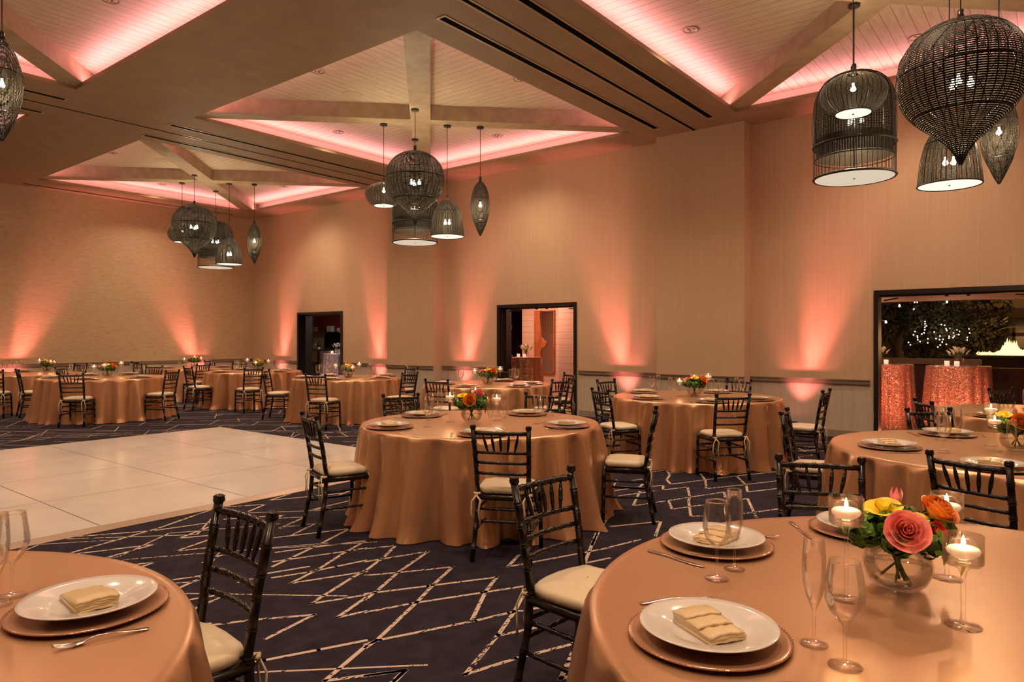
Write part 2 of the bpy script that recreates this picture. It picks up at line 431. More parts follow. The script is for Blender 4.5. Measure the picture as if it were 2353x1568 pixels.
class Placer:
    """first use moves the original, later uses copy it"""
    def __init__(s, root): s.root = root; s.used = False
    def put(s, loc, rz, label, group=None, scale=None):
        if not s.used:
            s.used = True; r = s.root; r.location = loc; r.rotation_euler = (0, 0, rz); r['label'] = label
            if group: r['group'] = group
            if scale: r.scale = scale
            return r
        return dup(s.root, loc, rz, label, group, scale)
rnd = random.Random(7)

# ------------------------------------------------------------------ room shell
XE, YS = 3.0, -3.2               # room ends behind and beside the camera
DOORS = [(-16.49, -14.55), (-9.37, -7.39), (-2.17, -0.19)]
DH = 2.20
WT = 0.18
def carpet():
    b = MB()
    b.v += [(WX, YS, 0), (XE, YS, 0), (XE, WY+WT, 0), (WX, WY+WT, 0)]
    b.face([0, 1, 2, 3])
    b.cur = 1
    polys = []
    def add(pts, ox, oy, sc): polys.append([onz(ox+p[0]/sc, oy+p[1]/sc, 0)[:2] for p in pts])
    B = [[(0, 262), (290, 228), (170, 345), (0, 470)], [(0, 385), (605, 285), (310, 490), (110, 665), (0, 750)],
         [(0, 518), (310, 490), (840, 435), (650, 610), (500, 770), (110, 1140), (0, 1215)],
         [(0, 695), (600, 620), (1265, 535), (1160, 670), (1020, 960)],
         [(0, 875), (430, 790), (1120, 685), (1540, 620), (1555, 640), (1440, 860), (1280, 1090), (960, 1475), (1450, 1320), (2000, 1180), (2050, 1145), (1960, 1350), (1880, 1520)],
         [(0, 1185), (140, 1140), (1060, 955), (1380, 880), (1700, 825)], [(1280, 1100), (1700, 1010)],
         [(0, 1490), (380, 1435), (200, 1600)], [(1880, 1520), (2150, 1440)],
         [(1480, 320), (1370, 435), (2353, 250)], [(2300, 0), (2230, 100), (2090, 460)], [(2140, 395), (2353, 350)], [(2230, 65), (2353, 45)]]
    for p in B: add(p, 840, 1200, 4.202)
    A = [[(790, 730), (1080, 685), (1300, 640), (1540, 590)], [(1545, 680), (935, 775), (1160, 660), (1380, 520), (1545, 430), (820, 525)],
         [(1540, 868), (1095, 940), (1430, 730), (1540, 670)], [(1540, 1000), (1310, 1050), (1540, 890)], [(1210, 1560), (1540, 1280)],
         [(790, 640), (950, 565), (1160, 465), (1410, 335), (790, 410)], [(1540, 490), (1430, 510), (800, 600)], [(850, 330), (1055, 240), (850, 250)],
         [(950, 385), (1135, 293), (850, 325)], [(1450, 100), (1105, 182), (1450, 150)], [(930, 55), (765, 107), (1350, 50)], [(1300, 75), (1450, 15)],
         [(330, 165), (730, 140), (600, 195)], [(0, 745), (275, 705), (0, 830)], [(0, 925), (430, 858), (75, 1020)],
         [(85, 1140), (620, 1070), (1125, 1028), (740, 1220)], [(100, 1260), (240, 1190)], [(425, 1385), (610, 1285)],
         [(510, 1435), (720, 1395), (1160, 1310), (1540, 1235)], [(1210, 1560), (1860, 1475), (1760, 1580)], [(520, 765), (620, 740)], [(720, 700), (1080, 640)]]
    for p in A: add(p, 400, 1120, 3.5)
    D = [[(0, 435), (330, 350), (430, 318)], [(0, 405), (780, 345), (1170, 290)], [(390, 545), (790, 435), (170, 510), (810, 330), (1180, 200)],
         [(640, 605), (790, 553), (550, 580)], [(1165, 315), (950, 395), (1165, 375)], [(1160, 400), (930, 480), (1160, 455)],
         [(1300, 480), (1110, 555)], [(1250, 270), (1640, 243), (1500, 290)]]
    for p in D: add(p, 80, 1100, 2.8695)
    C = [[(540, 568), (670, 550), (700, 600), (670, 640), (710, 680), (1300, 605), (1680, 565)], [(1300, 605), (1390, 690), (1400, 750), (1700, 715)],
         [(980, 590), (1020, 640), (1030, 720), (1370, 685), (1700, 645)], [(700, 580), (900, 560)],
         [(560, 740), (860, 705), (880, 790), (870, 830), (890, 970), (1010, 965)], [(90, 680), (450, 635)], [(220, 640), (150, 780)],
         [(90, 755), (430, 705), (455, 680)], [(430, 745), (370, 875), (670, 830), (1190, 750), (1200, 800)], [(690, 830), (720, 905), (1010, 865)],
         [(210, 790), (640, 730), (640, 690), (550, 700)], [(1360, 815), (1400, 808), (1480, 980)], [(1370, 945), (1700, 900)],
         [(80, 910), (195, 905), (80, 1070), (0, 1230)], [(90, 1070), (620, 1015), (570, 1150)], [(130, 1255), (430, 1180)],
         [(0, 370), (130, 360), (80, 440)], [(1640, 520), (1690, 580)], [(1800, 390), (1870, 450)], [(2090, 370), (2180, 450), (2353, 440)],
         [(1820, 385), (2200, 350), (2353, 390)], [(1850, 480), (2100, 470), (2353, 500)], [(1900, 540), (2150, 560), (2340, 600)]]
    for p in C: add(p, 1360, 940, 3.9217)
    traced = [p for p in polys]
    # the same broken chevrons carry on across the rest of the hall
    main = [p for p in traced if all(-6.2 < q[0] < -1.6 and 1.6 < q[1] < 8 for q in p)]
    for ox, oy, sx, sy in ((-8.2, 3.9, -1, -1),):
        pass
    r = random.Random(3)
    def zig(x, y, n, a, lx):
        pts = [(x, y)]
        s = 1
        for i in range(n):
            L = lx*r.uniform(.7, 1.2)
            x += L*cos(a)*(1 if s > 0 else -.62)+r.uniform(-.05, .05)
            y += L*sin(a)*(1 if s > 0 else .55)+r.uniform(-.05, .05)
            s = -s
            pts.append((x, y))
        polys.append(pts)
    def free(x, y):
        if -6.3 < x < -1.4 and 1.4 < y < 8.2: return False
        return True
    y = -0.5
    xs = WX+0.3
    while xs < 2.0:
        ys = YS+0.4+r.uniform(0, .8)
        while ys < WY:
            if free(xs, ys) and free(xs+.6, ys+.6): zig(xs, ys, r.randint(3, 5), radians(r.uniform(28, 62)), r.uniform(.8, 1.3))
            ys += r.uniform(.6, .95)
        xs += r.uniform(.75, 0.95)
    w = 0.011
    for pi2, p in enumerate(polys):
        w = 0.012 if pi2 < len(traced) else 0.0075
        for i in range(len(p)-1):
            (x0, y0), (x1, y1) = p[i], p[i+1]
            L = sqrt((x1-x0)**2+(y1-y0)**2)
            if L < 1e-4 or L > 4: continue
            ux, uy = (x1-x0)/L*w, (y1-y0)/L*w
            q = [(x0-ux*.8-uy, y0-uy*.8+ux), (x1+ux*.8-uy, y1+uy*.8+ux), (x1+ux*.8+uy, y1+uy*.8-ux), (x0-ux*.8+uy, y0-uy*.8-ux)]
            if any(not (WX < a[0] < XE and YS < a[1] < WY) for a in q): continue
            z = 0.0012
            b.quad(*[(a[0], a[1], z) for a in q[::-1]])
    return struct(b.build('floor', ['carpet', 'carpet_line']))
carpet()

def wall_along_x(name, y0, y1, xa, xb, z0, z1, mat, holes=()):
    b = MB(); x = xa
    for (h0, h1) in holes:
        b.box(x, h0, y0, y1, z0, z1)
        if z1 > DH: b.box(h0, h1, y0, y1, max(z0, DH), z1)
        x = h1
    b.box(x, xb, y0, y1, z0, z1)
    return b.build(name, mat)
RZ = 0.835
PD = 0.30
PIERS = ((-12.52, -10.98), (-5.55, -4.00))
wr = wall_along_x('wall_right', WY, WY+WT, WX, XE, RZ, CZ+.4, 'wall_r', DOORS); struct(wr)
b = MB()
for xa, xb in PIERS: b.box(xa, xb, WY-PD, WY, RZ, CZ+.02)
b.build('pier', 'wall_r', wr)
def low_right(y0, y1, z0, z1, segs, name, mat, parent=None, prof=None):
    b = MB()
    for xa, xb in segs:
        if prof:
            for (a, c, d) in prof: b.box(xa, xb, y0-a, y1, c, d)
        else: b.box(xa, xb, y0, y1, z0, z1)
    return b.build(name, mat, parent)
segs = [(WX, -16.49), (-14.55, -9.37), (-7.39, -2.17), (-0.19, XE)]
struct(low_right(WY, WY+WT, 0, RZ, segs, 'wall_right_dado', 'dado'))
bpy.data.objects['wall_right_dado'].parent = wr
d2 = MB()
for xa, xb in PIERS: d2.box(xa, xb, WY-PD, WY, 0, RZ)
d2.build('pier_dado', 'dado', wr)
railp = [(.030, .815, .880), (.042, .868, .884), (.018, .800, .815)]
rsegs = [(WX, -16.55), (-14.49, -12.52), (-10.98, -9.43), (-7.33, -5.55), (-4.00, -2.23), (-0.13, XE)]
r1 = low_right(WY, WY, 0, 0, rsegs, 'trim_1', 'rail', None, railp); struct(r1)
psegs = [(-12.52, -11.88), (-11.76, -10.98), (-5.55, -4.89), (-4.67, -4.00)]
low_right(WY-PD, WY-PD, 0, 0, psegs, 'pier_rail', 'rail', r1, railp)
bb = MB()
for xa, xb in rsegs: bb.box(xa, xb, WY-.015, WY, 0, .11)
for xa, xb in PIERS: bb.box(xa, xb, WY-PD-.015, WY-PD, 0, .11)
struct(bb.build('baseboard_right', 'baseboard'))
b = MB().box(WX-WT, WX, YS, WY+WT, RZ, CZ+.4); wl = struct(b.build('wall_left', 'wall_l'))
MB().box(WX-WT, WX, YS, WY+WT, 0, RZ).build('wall_left_dado', 'dado', wl)
b = MB()
for a, c, d in railp: b.box(WX, WX+a, YS, WY, c+.03, d+.03)
struct(b.build('trim_2', 'rail'))
struct(MB().box(WX, WX+.015, YS, WY, 0, .11).build('baseboard_left', 'baseboard'))
struct(MB().box(WX-WT, XE+WT, YS-WT, YS, 0, CZ+.4).build('wall_back', 'wall_l'))
struct(MB().box(XE, XE+WT, YS, WY+WT, 0, CZ+.4).build('wall_near', 'wall_l'))

# ceiling slab with six coffers
def ceiling():
    xs = sorted(set([WX, XE]+[c[0]+s*CH for c in COFF for s in (-1, 1)]))
    ys = sorted(set([YS, WY]+[c[1]+s*CH for c in COFF for s in (-1, 1)]))
    b = MB()
    def inside(x, y): return any(abs(x-c[0]) < CH and abs(y-c[1]) < CH for c in COFF)
    for i in range(len(xs)-1):
        for j in range(len(ys)-1):
            xm, ym = (xs[i]+xs[i+1])/2, (ys[j]+ys[j+1])/2
            if xs[i+1]-xs[i] < 1e-4 or ys[j+1]-ys[j] < 1e-4 or inside(xm, ym): continue
            b.box(xs[i], xs[i+1], ys[j], ys[j+1], CZ, CZ+.02)
    # upstand lips
    for (cx, cy) in COFF:
        o, i = CH, CH-.02
        b.box(cx-o, cx+o, cy-o, cy-i, CZ, CZ+.055); b.box(cx-o, cx+o, cy+i, cy+o, CZ, CZ+.055)
        b.box(cx-o, cx-i, cy-i, cy+i, CZ, CZ+.055); b.box(cx+i, cx+o, cy-i, cy+i, CZ, CZ+.055)
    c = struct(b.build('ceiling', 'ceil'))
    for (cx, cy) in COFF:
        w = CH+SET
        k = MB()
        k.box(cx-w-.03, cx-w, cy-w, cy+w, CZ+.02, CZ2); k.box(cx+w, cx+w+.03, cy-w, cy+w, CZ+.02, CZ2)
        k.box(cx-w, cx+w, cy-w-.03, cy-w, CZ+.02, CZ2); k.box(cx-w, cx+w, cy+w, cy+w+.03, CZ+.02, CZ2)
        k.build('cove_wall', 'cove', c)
        z = CZ2
        p = MB(); p.v += [(cx, cy, z), (cx-w, cy-w, z), (cx+w, cy-w, z), (cx+w, cy+w, z), (cx-w, cy+w, z)]
        p.cur = 0; p.face([0, 4, 1]); p.face([0, 2, 3])      # triangles on the x sides: boards along x
        p.cur = 1; p.face([0, 1, 2]); p.face([0, 3, 4])
        p.v += [(v[0], v[1], z+.03) for v in p.v[:5]]
        p.face([5, 7, 6]); p.face([5, 8, 7]); p.face([5, 9, 8]); p.face([5, 6, 9])
        p.build('board_panel', ['plank_x', 'plank_y'], c)
        s2 = sqrt(.5); L = w*sqrt(2)-.03
        MB().obox((cx, cy), (s2, s2), (-s2, s2), L, .16, 5.05, CZ2).build('beam', 'beam', c)
        MB().obox((cx, cy), (s2, -s2), (s2, s2), L, .16, 5.0505, CZ2).build('beam', 'beam', c)
        for (dx, dy, hx, hy) in ((1, 0, .008, CH), (-1, 0, .008, CH), (0, 1, CH, .008), (0, -1, CH, .008)):
            s = CH+.03
            MB().box(cx+dx*s-hx, cx+dx*s+hx, cy+dy*s-hy, cy+dy*s+hy, CZ+.02, CZ+.03).build('led_strip', 'led', c)
    # partition tracks and air slots
    for x in (-4.84, -11.9):
        t = MB()
        t.cur = 0
        for o in (-.055, .03): t.box(x+o, x+o+.025, YS, WY, CZ-.006, CZ)
        t.cur = 1; t.box(x-.022, x+.022, YS, WY, CZ-.003, CZ)
        t.build('partition_track', ['slot_trim', 'slot'], c)
    for x, (y0, y1) in [(x, yy) for x in (-4.36, -5.30, -11.45, -12.38, -18.38) for yy in ((5.45, 10.62), (-1.2, 3.97))]:
        t = MB(); t.cur = 0
        t.box(x-.07, x-.045, y0, y1, CZ-.008, CZ); t.box(x+.045, x+.07, y0, y1, CZ-.008, CZ)
        t.box(x-.045, x+.045, y0, y0+.03, CZ-.008, CZ); t.box(x-.045, x+.045, y1-.03, y1, CZ-.008, CZ)
        t.cur = 1; t.box(x-.045, x+.045, y0+.03, y1-.03, CZ-.002, CZ)
        t.build('air_slot', ['slot_trim', 'slot'], c)
    return c
ceiling()

# recessed downlights and speakers
def downlight():
    t = thing('recessed_downlight', '', 'ceiling light')
    MB().lathe([(.085, 0), (.105, -.004), (.105, .0), (.10, .002)], 24).build('trim_ring', 'beam', t, True)
    MB().lathe([(.085, 0), (.07, .02), (.055, .028), (.001, .03)], 20).build('reflector', 'chrome_can', t, True)
    b = MB()
    for a in (0, 2.1, 4.2): b.tube([(.02*cos(a), .02*sin(a), .0), (.055*cos(a), .055*sin(a), .01)], .012, 6)
    b.build('louvre', 'chrome_can', t, True)
    return Placer(t)
DL = downlight()
cnames = ['far left coffer', 'centre coffer', 'right coffer', None, 'upper left coffer', None]
dn = {(0, -2.02): 'near left triangle', (2.07, 0): 'near right triangle', (-2.15, 0): 'far left triangle', (0, 1.98): 'far right triangle'}
for ci, (cx, cy) in enumerate(COFF):
    for (dx, dy), nm in dn.items():
        if cnames[ci] is None: continue
        px, py, D = proj(cx+dx, cy+dy, CZ2)
        if D < 0.5 or not (-60 < px < 2400 and -60 < py < 1600): continue
        DL.put((cx+dx, cy+dy, CZ2-.004), 0, 'small round recessed downlight in the boards of the %s, %s' % (cnames[ci], nm), 'recessed downlights')
for i, (x, y) in enumerate(((-8.65, 6.95), (-14.99, 7.01))):
    o = MB().lathe([(.001, -.008), (.15, -.008), (.16, -.004), (.16, 0), (.001, 0)], 28).build('ceiling_speaker', 'speaker', None, True, (x, y, CZ2-.001))
    tag(o, 'flat round speaker grille in the boards of the %s coffer' % ('centre', 'far left')[i], 'speaker', 'ceiling speakers')

# ------------------------------------------------------------------ door frames and leaves
for k, (xa, xb) in enumerate(DOORS):
    b = MB(); fw = .055
    b.box(xa-.005, xa+fw, WY-.03, WY+WT+.02, 0, DH+.005); b.box(xb-fw, xb+.005, WY-.03, WY+WT+.02, 0, DH+.005)
    b.box(xa+fw, xb-fw, WY-.03, WY+WT+.02, DH-fw, DH+.005)
    fr = struct(b.build('door_%d' % (k+1), 'black'))
    # left leaf, swung open into the space behind
    lx = xa+fw
    if k < 2:
        th = radians(121 if k == 1 else 133)
        ux, uy = (cos(th), sin(th)), (-sin(th), cos(th))
        c0 = (lx+ux[0]*.44, WY+WT+ux[1]*.44)
        MB().obox(c0, ux, uy, .44, .022, .01, DH-fw-.01).build('door_leaf', 'door', fr)
        e = (lx+ux[0]*.90, WY+WT+ux[1]*.90)
        for z in (1.75, .95, .18):
            MB().obox(e, ux, uy, .012, .03, z-.055, z+.055).build('hinge', 'steel', fr)
        MB().obox((lx+ux[0]*.80-uy[0]*.03, WY+WT+ux[1]*.80-uy[1]*.03), ux, uy, .012, .02, .92, 1.12).build('door_handle', 'steel', fr)
    b = MB().box(xa+fw, xb-fw, WY+WT-.02, WY+WT+.015, DH-fw-.03, DH-fw)
    for f in (.45, .58): b.box(xa+(xb-xa)*f-.02, xa+(xb-xa)*f+.02, WY+WT-.03, WY+WT+.01, DH-fw-.05, DH-fw-.03)
    b.tube([(xb-.30, WY+WT, DH-fw-.05), (xb-fw-.02, WY+WT+.1, DH-fw-.07)], .010, 6)
    b.tube([(xa+.28, WY+WT, DH-fw-.05), (xa+fw+.02, WY+WT+.1, DH-fw-.08)], .010, 6)
    b.build('door_closer', 'black', fr)

# ------------------------------------------------------------------ dance floor
def dance():
    x0, x1, y1, n, p = -12.26, -5.93, 6.09, 6, 1.266
    t = thing('dance_floor', 'white glossy portable dance floor of large square panels laid on the carpet', 'dance floor', ((x0+x1)/2, 2.3, 0))
    ox, oy = (x0+x1)/2, 2.3
    x0 = x1-4*p
    for i in range(4):
        for j in range(n):
            a, c = x0+i*p-ox, y1-(j+1)*p-oy
            g = .0045
            MB().box(a+g, a+p-g, c+g, c+p-g, .002, .026).build('panel', 'dance', t)
    MB().box(x0-ox, x1-ox, y1-n*p-oy, y1-oy, .0015, .0252).build('underlay', 'seam', t)
    y0 = y1-n*p
    for (xa, xb, ya, yb, ax) in ((x1, x1+.09, y0, y1, 'x'), (x0-.09, x0, y0, y1, 'X'), (x0, x1, y1, y1+.09, 'y')):
        b = MB(); xa -= ox; xb -= ox; ya -= oy; yb -= oy
        if ax == 'x': q = [(xa, ya, .026), (xb, ya, .004), (xb, yb, .004), (xa, yb, .026)]
        elif ax == 'X': q = [(xa, ya, .004), (xb, ya, .026), (xb, yb, .026), (xa, yb, .004)]
        else: q = [(xa, ya, .026), (xb, ya, .026), (xb, yb, .004), (xa, yb, .004)]
        b.v += q+[(v[0], v[1], .0015) for v in q]
        for f in ((0, 1, 2, 3), (7, 6, 5, 4), (0, 4, 5, 1), (1, 5, 6, 2), (2, 6, 7, 3), (3, 7, 4, 0)): b.face(f)
        b.build('edge_trim', 'trim_alu', t)
dance()

# ------------------------------------------------------------------ pendant lamps
def ribs(b, prof, zs, n, r=.0025, twist=0.0):
    """strands following the profile from top to bottom, optionally spiralling"""
    import bisect
    for s in range(n):
        a0 = 2*pi*s/n; pts = []
        for j, (rr, z) in enumerate(prof):
            a = a0+twist*j/(len(prof)-1)
            pts.append(((rr+.002)*cos(a), (rr+.002)*sin(a), z))
        b.tube(pts, r, 4, False)
def refine(prof, n=26):
    # Catmull-Rom through the profile
    out = []
    k = len(prof)
    for i in range(k-1):
        p0, p1, p2, p3 = prof[max(i-1, 0)], prof[i], prof[i+1], prof[min(i+2, k-1)]
        m = max(2, n//(k-1))
        for s in range(m):
            t = s/m
            f = lambda a, b_, c, d: .5*((2*b_)+(-a+c)*t+(2*a-5*b_+4*c-d)*t*t+(-a+3*b_-3*c+d)*t**3)
            out.append((max(.002, f(p0[0], p1[0], p2[0], p3[0])), f(p0[1], p1[1], p2[1], p3[1])))
    out.append(prof[-1])
    return out
def hoop(b, r, z, th=.006, n=40):
    b.tube([(r*cos(2*pi*i/n), r*sin(2*pi*i/n), z) for i in range(n+1)], th, 5, False)
ONION = refine([(.05, 0), (.20, -.045), (.33, -.13), (.42, -.26), (.45, -.42), (.43, -.58), (.36, -.72), (.24, -.84), (.12, -.945), (.05, -1.04), (.008, -1.14)], 40)
POT = refine([(.05, 0), (.16, -.025), (.26, -.09), (.303, -.18), (.285, -.27), (.23, -.34), (.165, -.375)], 24)
BELL = refine([(.03, 0), (.10, -.03), (.18, -.12), (.235, -.26), (.262, -.42), (.28, -.60)], 24)
TEAR = refine([(.03, 0), (.085, -.07), (.135, -.20), (.16, -.37), (.15, -.52), (.115, -.66), (.06, -.80), (.006, -.91)], 30)
CAGE = refine([(.04, 0), (.17, -.03), (.30, -.11), (.375, -.25), (.395, -.42), (.40, -.60), (.395, -.78)], 28)
def pendant(kind, loc, top, label, cz=5.05, scale=1.0, grp=None, bulbw=1.0):
    """loc = plan position, top = height of the top of the shade; the cord runs up to the beam"""
    t = thing(kind+'_pendant_lamp', label, 'pendant lamp', (loc[0], loc[1], cz), 0, grp)
    dz = top-cz; S = scale
    MB().lathe([(.001, 0), (.062, 0), (.062, -.022), (.055, -.03), (.001, -.03)], 20).build('canopy', 'black', t, True)
    MB().tube([(0, 0, -.03), (0, 0, dz+.05)], .005, 6).build('cord', 'black', t)
    MB().lathe([(.001, dz+.09), (.022, dz+.085), (.026, dz+.0), (.001, dz-.01)], 12).build('cap', 'black', t, True)
    prof = {'onion': ONION, 'pot': POT, 'bell': BELL, 'teardrop': TEAR, 'birdcage': CAGE}[kind]
    prof = [(r*S, z*S+dz) for r, z in prof]
    MB().lathe(prof, 44, uvs=True).build('woven_shade', 'wick_cage' if kind == 'birdcage' else 'wick_fine', t, True)
    b = MB()
    H = prof[-1][1]
    nb, bz, br = 3, dz-.5, .07
    if kind == 'onion':
        ribs(b, prof, None, 16, .003*S, 2.2); ribs(b, prof, None, 16, .003*S, -2.2)
        for rr, z in ((prof[len(prof)*2//10]), (prof[len(prof)*4//10]), (prof[len(prof)*62//100])): hoop(b, rr, z, .006)
        bz = dz-.50
    elif kind == 'teardrop':
        ribs(b, prof, None, 9, .0025, 2.6); ribs(b, prof, None, 9, .0025, -2.6)
        for q in (.35, .72): hoop(b, *prof[int(len(prof)*q)], .005)
        nb, bz, br = 1, dz-.40, 0
    elif kind == 'pot':
        ribs(b, prof, None, 14, .0025); hoop(b, *prof[-1], .008); nb, bz, br = 1, dz-.14, 0
    elif kind == 'bell':
        ribs(b, prof, None, 16, .0028); hoop(b, *prof[-1], .008); hoop(b, *prof[len(prof)//2], .005); nb, bz, br = 2, dz-.38, .035
    else:
        ribs(b, prof, None, 20, .004)
        hoop(b, prof[-1][0]+.004, prof[-1][1], .013); hoop(b, prof[-1][0]-.01, prof[-1][1]-.14*S, .007); hoop(b, prof[-1][0]+.002, dz-1.12*S, .014)
        for i in range(48):
            a = 2*pi*i/48; rr = prof[-1][0]
            b.tube([(rr*cos(a), rr*sin(a), prof[-1][1]), (rr*cos(a), rr*sin(a), dz-1.12*S)], .003, 4, False)
        nb, bz = 3, dz-.52
    b.build('rattan_ribs', 'wick', t, True)
    if kind == 'birdcage':
        inner = [(r*.96, z) for r, z in ((.385*S, dz-.70*S), (.385*S, dz-.90*S))]
        MB().lathe(inner, 44, uvs=True).build('inner_band', 'wick_cage', t, True)
        MB().tube([(0, 0, dz-.5*S), (0, 0, dz-1.12*S)], .008, 6).build('rod', 'black', t)
    dz2 = {'pot': prof[-1][1]-.002, 'bell': prof[-1][1]+.004, 'birdcage': dz-1.125*S}.get(kind)
    if dz2 is not None:
        rr = {'pot': prof[-1][0]-.008, 'bell': prof[-1][0]-.008, 'birdcage': prof[-1][0]-.012}[kind]
        MB().lathe([(.001, -.004), (rr, -.004), (rr, .004), (.001, .004)], 36, (0, 0, dz2)).build('diffuser', 'diffuser_dim' if kind == 'birdcage' else 'diffuser', t)
        MB().lathe([(.001, -.014), (.010, -.012), (.010, -.004)], 10, (0, 0, dz2)).build('finial', 'steel', t, True)
    for i in range(nb):
        a = 2*pi*i/nb+.4
        MB().lathe([(.001, -.026), (.018, -.019), (.027, 0), (.018, .020), (.010, .034), (.010, .06), (.001, .06)], 12,
                   (br*cos(a), br*sin(a), bz)).build('bulb', 'bulb', t, True)
    light('POINT', 'pendant_glow', (loc[0], loc[1], cz+bz-.0), BULB_W*(nb**.5)*bulbw, WARM, shadow_soft_size=.05)
    return t
OFFS = [('onion', .42, -.53, 4.40), ('pot', -.53, -.33, 4.075), ('birdcage', -.76, .60, 4.33), ('bell', .24, .38, 3.80), ('teardrop', .62, .78, 4.13)]
DESC = {'onion': 'large onion-shaped', 'pot': 'small rounded pot-shaped', 'birdcage': 'tall birdcage-shaped', 'bell': 'bell-shaped', 'teardrop': 'slim teardrop-shaped'}
for (cx, cy), nm in (((-8.28, 8.06), 'centre'), ((-15.2, 8.12), 'far left')):
    for kind, dx, dy, top in OFFS:
        pendant(kind, (cx+dx, cy+dy), top, 'black woven %s pendant lamp in the %s lamp cluster' % (DESC[kind], nm), grp='woven pendant lamps')
for kind, px, D, top in (('onion', 2207, 5.5, 3.98+.03), ('pot', 1960, 6.8, 4.075), ('birdcage', 1962, 7.4, 4.33), ('bell', 2181, 6.9, 3.62), ('teardrop', 2295, 6.9, 3.94)):
    pendant(kind, atD(px, D)[:2], top, 'black woven %s pendant lamp in the upper right lamp cluster' % DESC[kind], grp='woven pendant lamps')
pendant('teardrop', atD(4, 6.35)[:2], 4.21, 'black woven teardrop pendant lamp alone at the upper left edge', grp='woven pendant lamps')

# ------------------------------------------------------------------ chiavari chair
def bamboo(b, pts, r, nodes, n=9, endr=None):
    """turned stick along a polyline with ring pairs at the given fractions"""
    from mathutils import Vector
    P_ = [Vector(p) for p in pts]; L = [0]
    for i in range(1, len(P_)): L.append(L[-1]+(P_[i]-P_[i-1]).length)
    T = L[-1]
    def at(s):
        s = max(0, min(T, s))
        for i in range(1, len(P_)):
            if s <= L[i]+1e-9:
                f = (s-L[i-1])/(L[i]-L[i-1]); return P_[i-1].lerp(P_[i], f)
        return P_[-1]
    st = [(0, r if endr is None else endr), (T, r if endr is None else endr)]
    for i in range(1, len(P_)-1): st.append((L[i], r))
    h = .0045
    for q in nodes:
        s = q*T
        for c in (s-h*1.3, s+h*1.3):
            st += [(c-h*.9, r), (c-h*.3, r*1.2), (c+h*.3, r*1.2), (c+h*.9, r)]
    st.sort(key=lambda a: a[0])
    b.tube([at(s) for s, _ in st], [q for _, q in st], n)
def chair_proto():
    t = thing('chiavari_chair', '', 'chair')
    Y = lambda y: y-.22
    for s in (-1, 1):
        # rear post: floor to finial
        pts = [(s*.198, Y(.015), 0), (s*.180, Y(.075), .30), (s*.176, Y(.085), .46), (s*.182, Y(.055), .66), (s*.190, Y(.008), .895)]
        b = MB(); bamboo(b, pts, .0165, (.10, .24, .36, .50, .61, .715, .80, .905), 10)
        b.lathe([(.001, -.005), (.014, -.005), (.013, .002), (.020, .008), (.022, .016), (.019, .024), (.022, .028), (.012, .034), (.001, .035)], 12, (s*.190, Y(.007), .888))
        b.build('rear_leg', 'chair', t, True)
        b = MB(); bamboo(b, [(s*.200, Y(.425), 0), (s*.192, Y(.415), .455)], .0155, (.18, .40, .62, .84), 10)
        b.build('front_leg', 'chair', t, True)
    def curve(z, hw, yb, bow, n=8): return [(hw*(2*i/n-1), Y(yb-bow*(1-(2*i/n-1)**2)), z) for i in range(n+1)]
    b = MB(); bamboo(b, curve(.868, .186, .016, .022), .0135, (.12, .28, .44, .56, .72, .88), 8); b.build('top_rail', 'chair', t, True)
    for z, yb in ((.735, .040), (.665, .053), (.590, .066)):
        b = MB(); bamboo(b, curve(z, .182, yb, .02), .0105, (.14, .30, .46, .62, .78, .9), 8); b.build('back_rail', 'chair', t, True)
    for i in range(5):
        f = (i-2)/2
        p1 = (f*.120, Y(.016-.022*(1-(f*.65)**2)), .858); p0 = (f*.092, Y(.040-.02*(1-(f*.5)**2)), .74)
        L = [p0, tuple((a+c)/2 for a, c in zip(p0, p1)), p1]
        b = MB()
        q = [tuple(a+(c-a)*s for a, c in zip(p0, p1)) for s in (0, .2, .32, .35, .38, .5, .62, .65, .68, .8, 1)]
        b.tube(q, [.0055, .008, .0095, .0115, .0095, .0105, .0095, .0115, .0095, .008, .0055], 8)
        b.build('spindle', 'chair', t, True)
    b = MB()
    for (p, q) in (((-.176, Y(.075), .425), (.176, Y(.075), .425)), ((-.192, Y(.415), .425), (.192, Y(.415), .425)),
                   ((-.178, Y(.08), .425), (-.192, Y(.415), .425)), ((.178, Y(.08), .425), (.192, Y(.415), .425))):
        b.tube([p, q], .017, 8, flat=1.2)
    b.box(-.17, .17, Y(.09), Y(.40), .428, .440)
    b.build('seat_frame', 'chair', t, True)
    for s in (-1, 1):
        for z, y0_, y1_ in ((.335, .072, .418), (.205, .055, .420)):
            b = MB(); bamboo(b, [(s*(.183 if z > .3 else .187), Y(y0_), z), (s*.195, Y(y1_), z)], .0095, (.2, .4, .6, .8), 8); b.build('stretcher', 'chair', t, True)
    for y_, z, w in ((.078, .345, .180), (.065, .265, .184), (.419, .335, .194), (.421, .265, .196)):
        b = MB(); bamboo(b, [(-w, Y(y_), z), (w, Y(y_), z)], .0095, (.2, .35, .5, .65, .8), 8); b.build('stretcher', 'chair', t, True)
    # cushion
    b = MB(); n = 40; rings = [(.0, .446, 1.0), (.5, .446, 1.0), (.94, .446, 1), (1.0, .455, 1), (1.02, .470, 1), (1.0, .484, 1), (.93, .494, 1), (.75, .502, 1), (.45, .508, 1), (0.02, .510, 1)]
    for (k, z, _) in rings:
        for i in range(n):
            a = 2*pi*i/n; c, s = cos(a), sin(a)
            e = .45
            x = abs(c)**e*(1 if c >= 0 else -1); y = abs(s)**e*(1 if s >= 0 else -1)
            wy = .172; wx = .195+.010*y
            wob = (1+.010*sin(9*a+1)+.006*sin(23*a)) if k > .9 else 1
            b.v.append((x*wx*k*wob, Y(.245)+y*wy*k*wob, z+(.003*sin(7*a) if k > .9 else 0)))
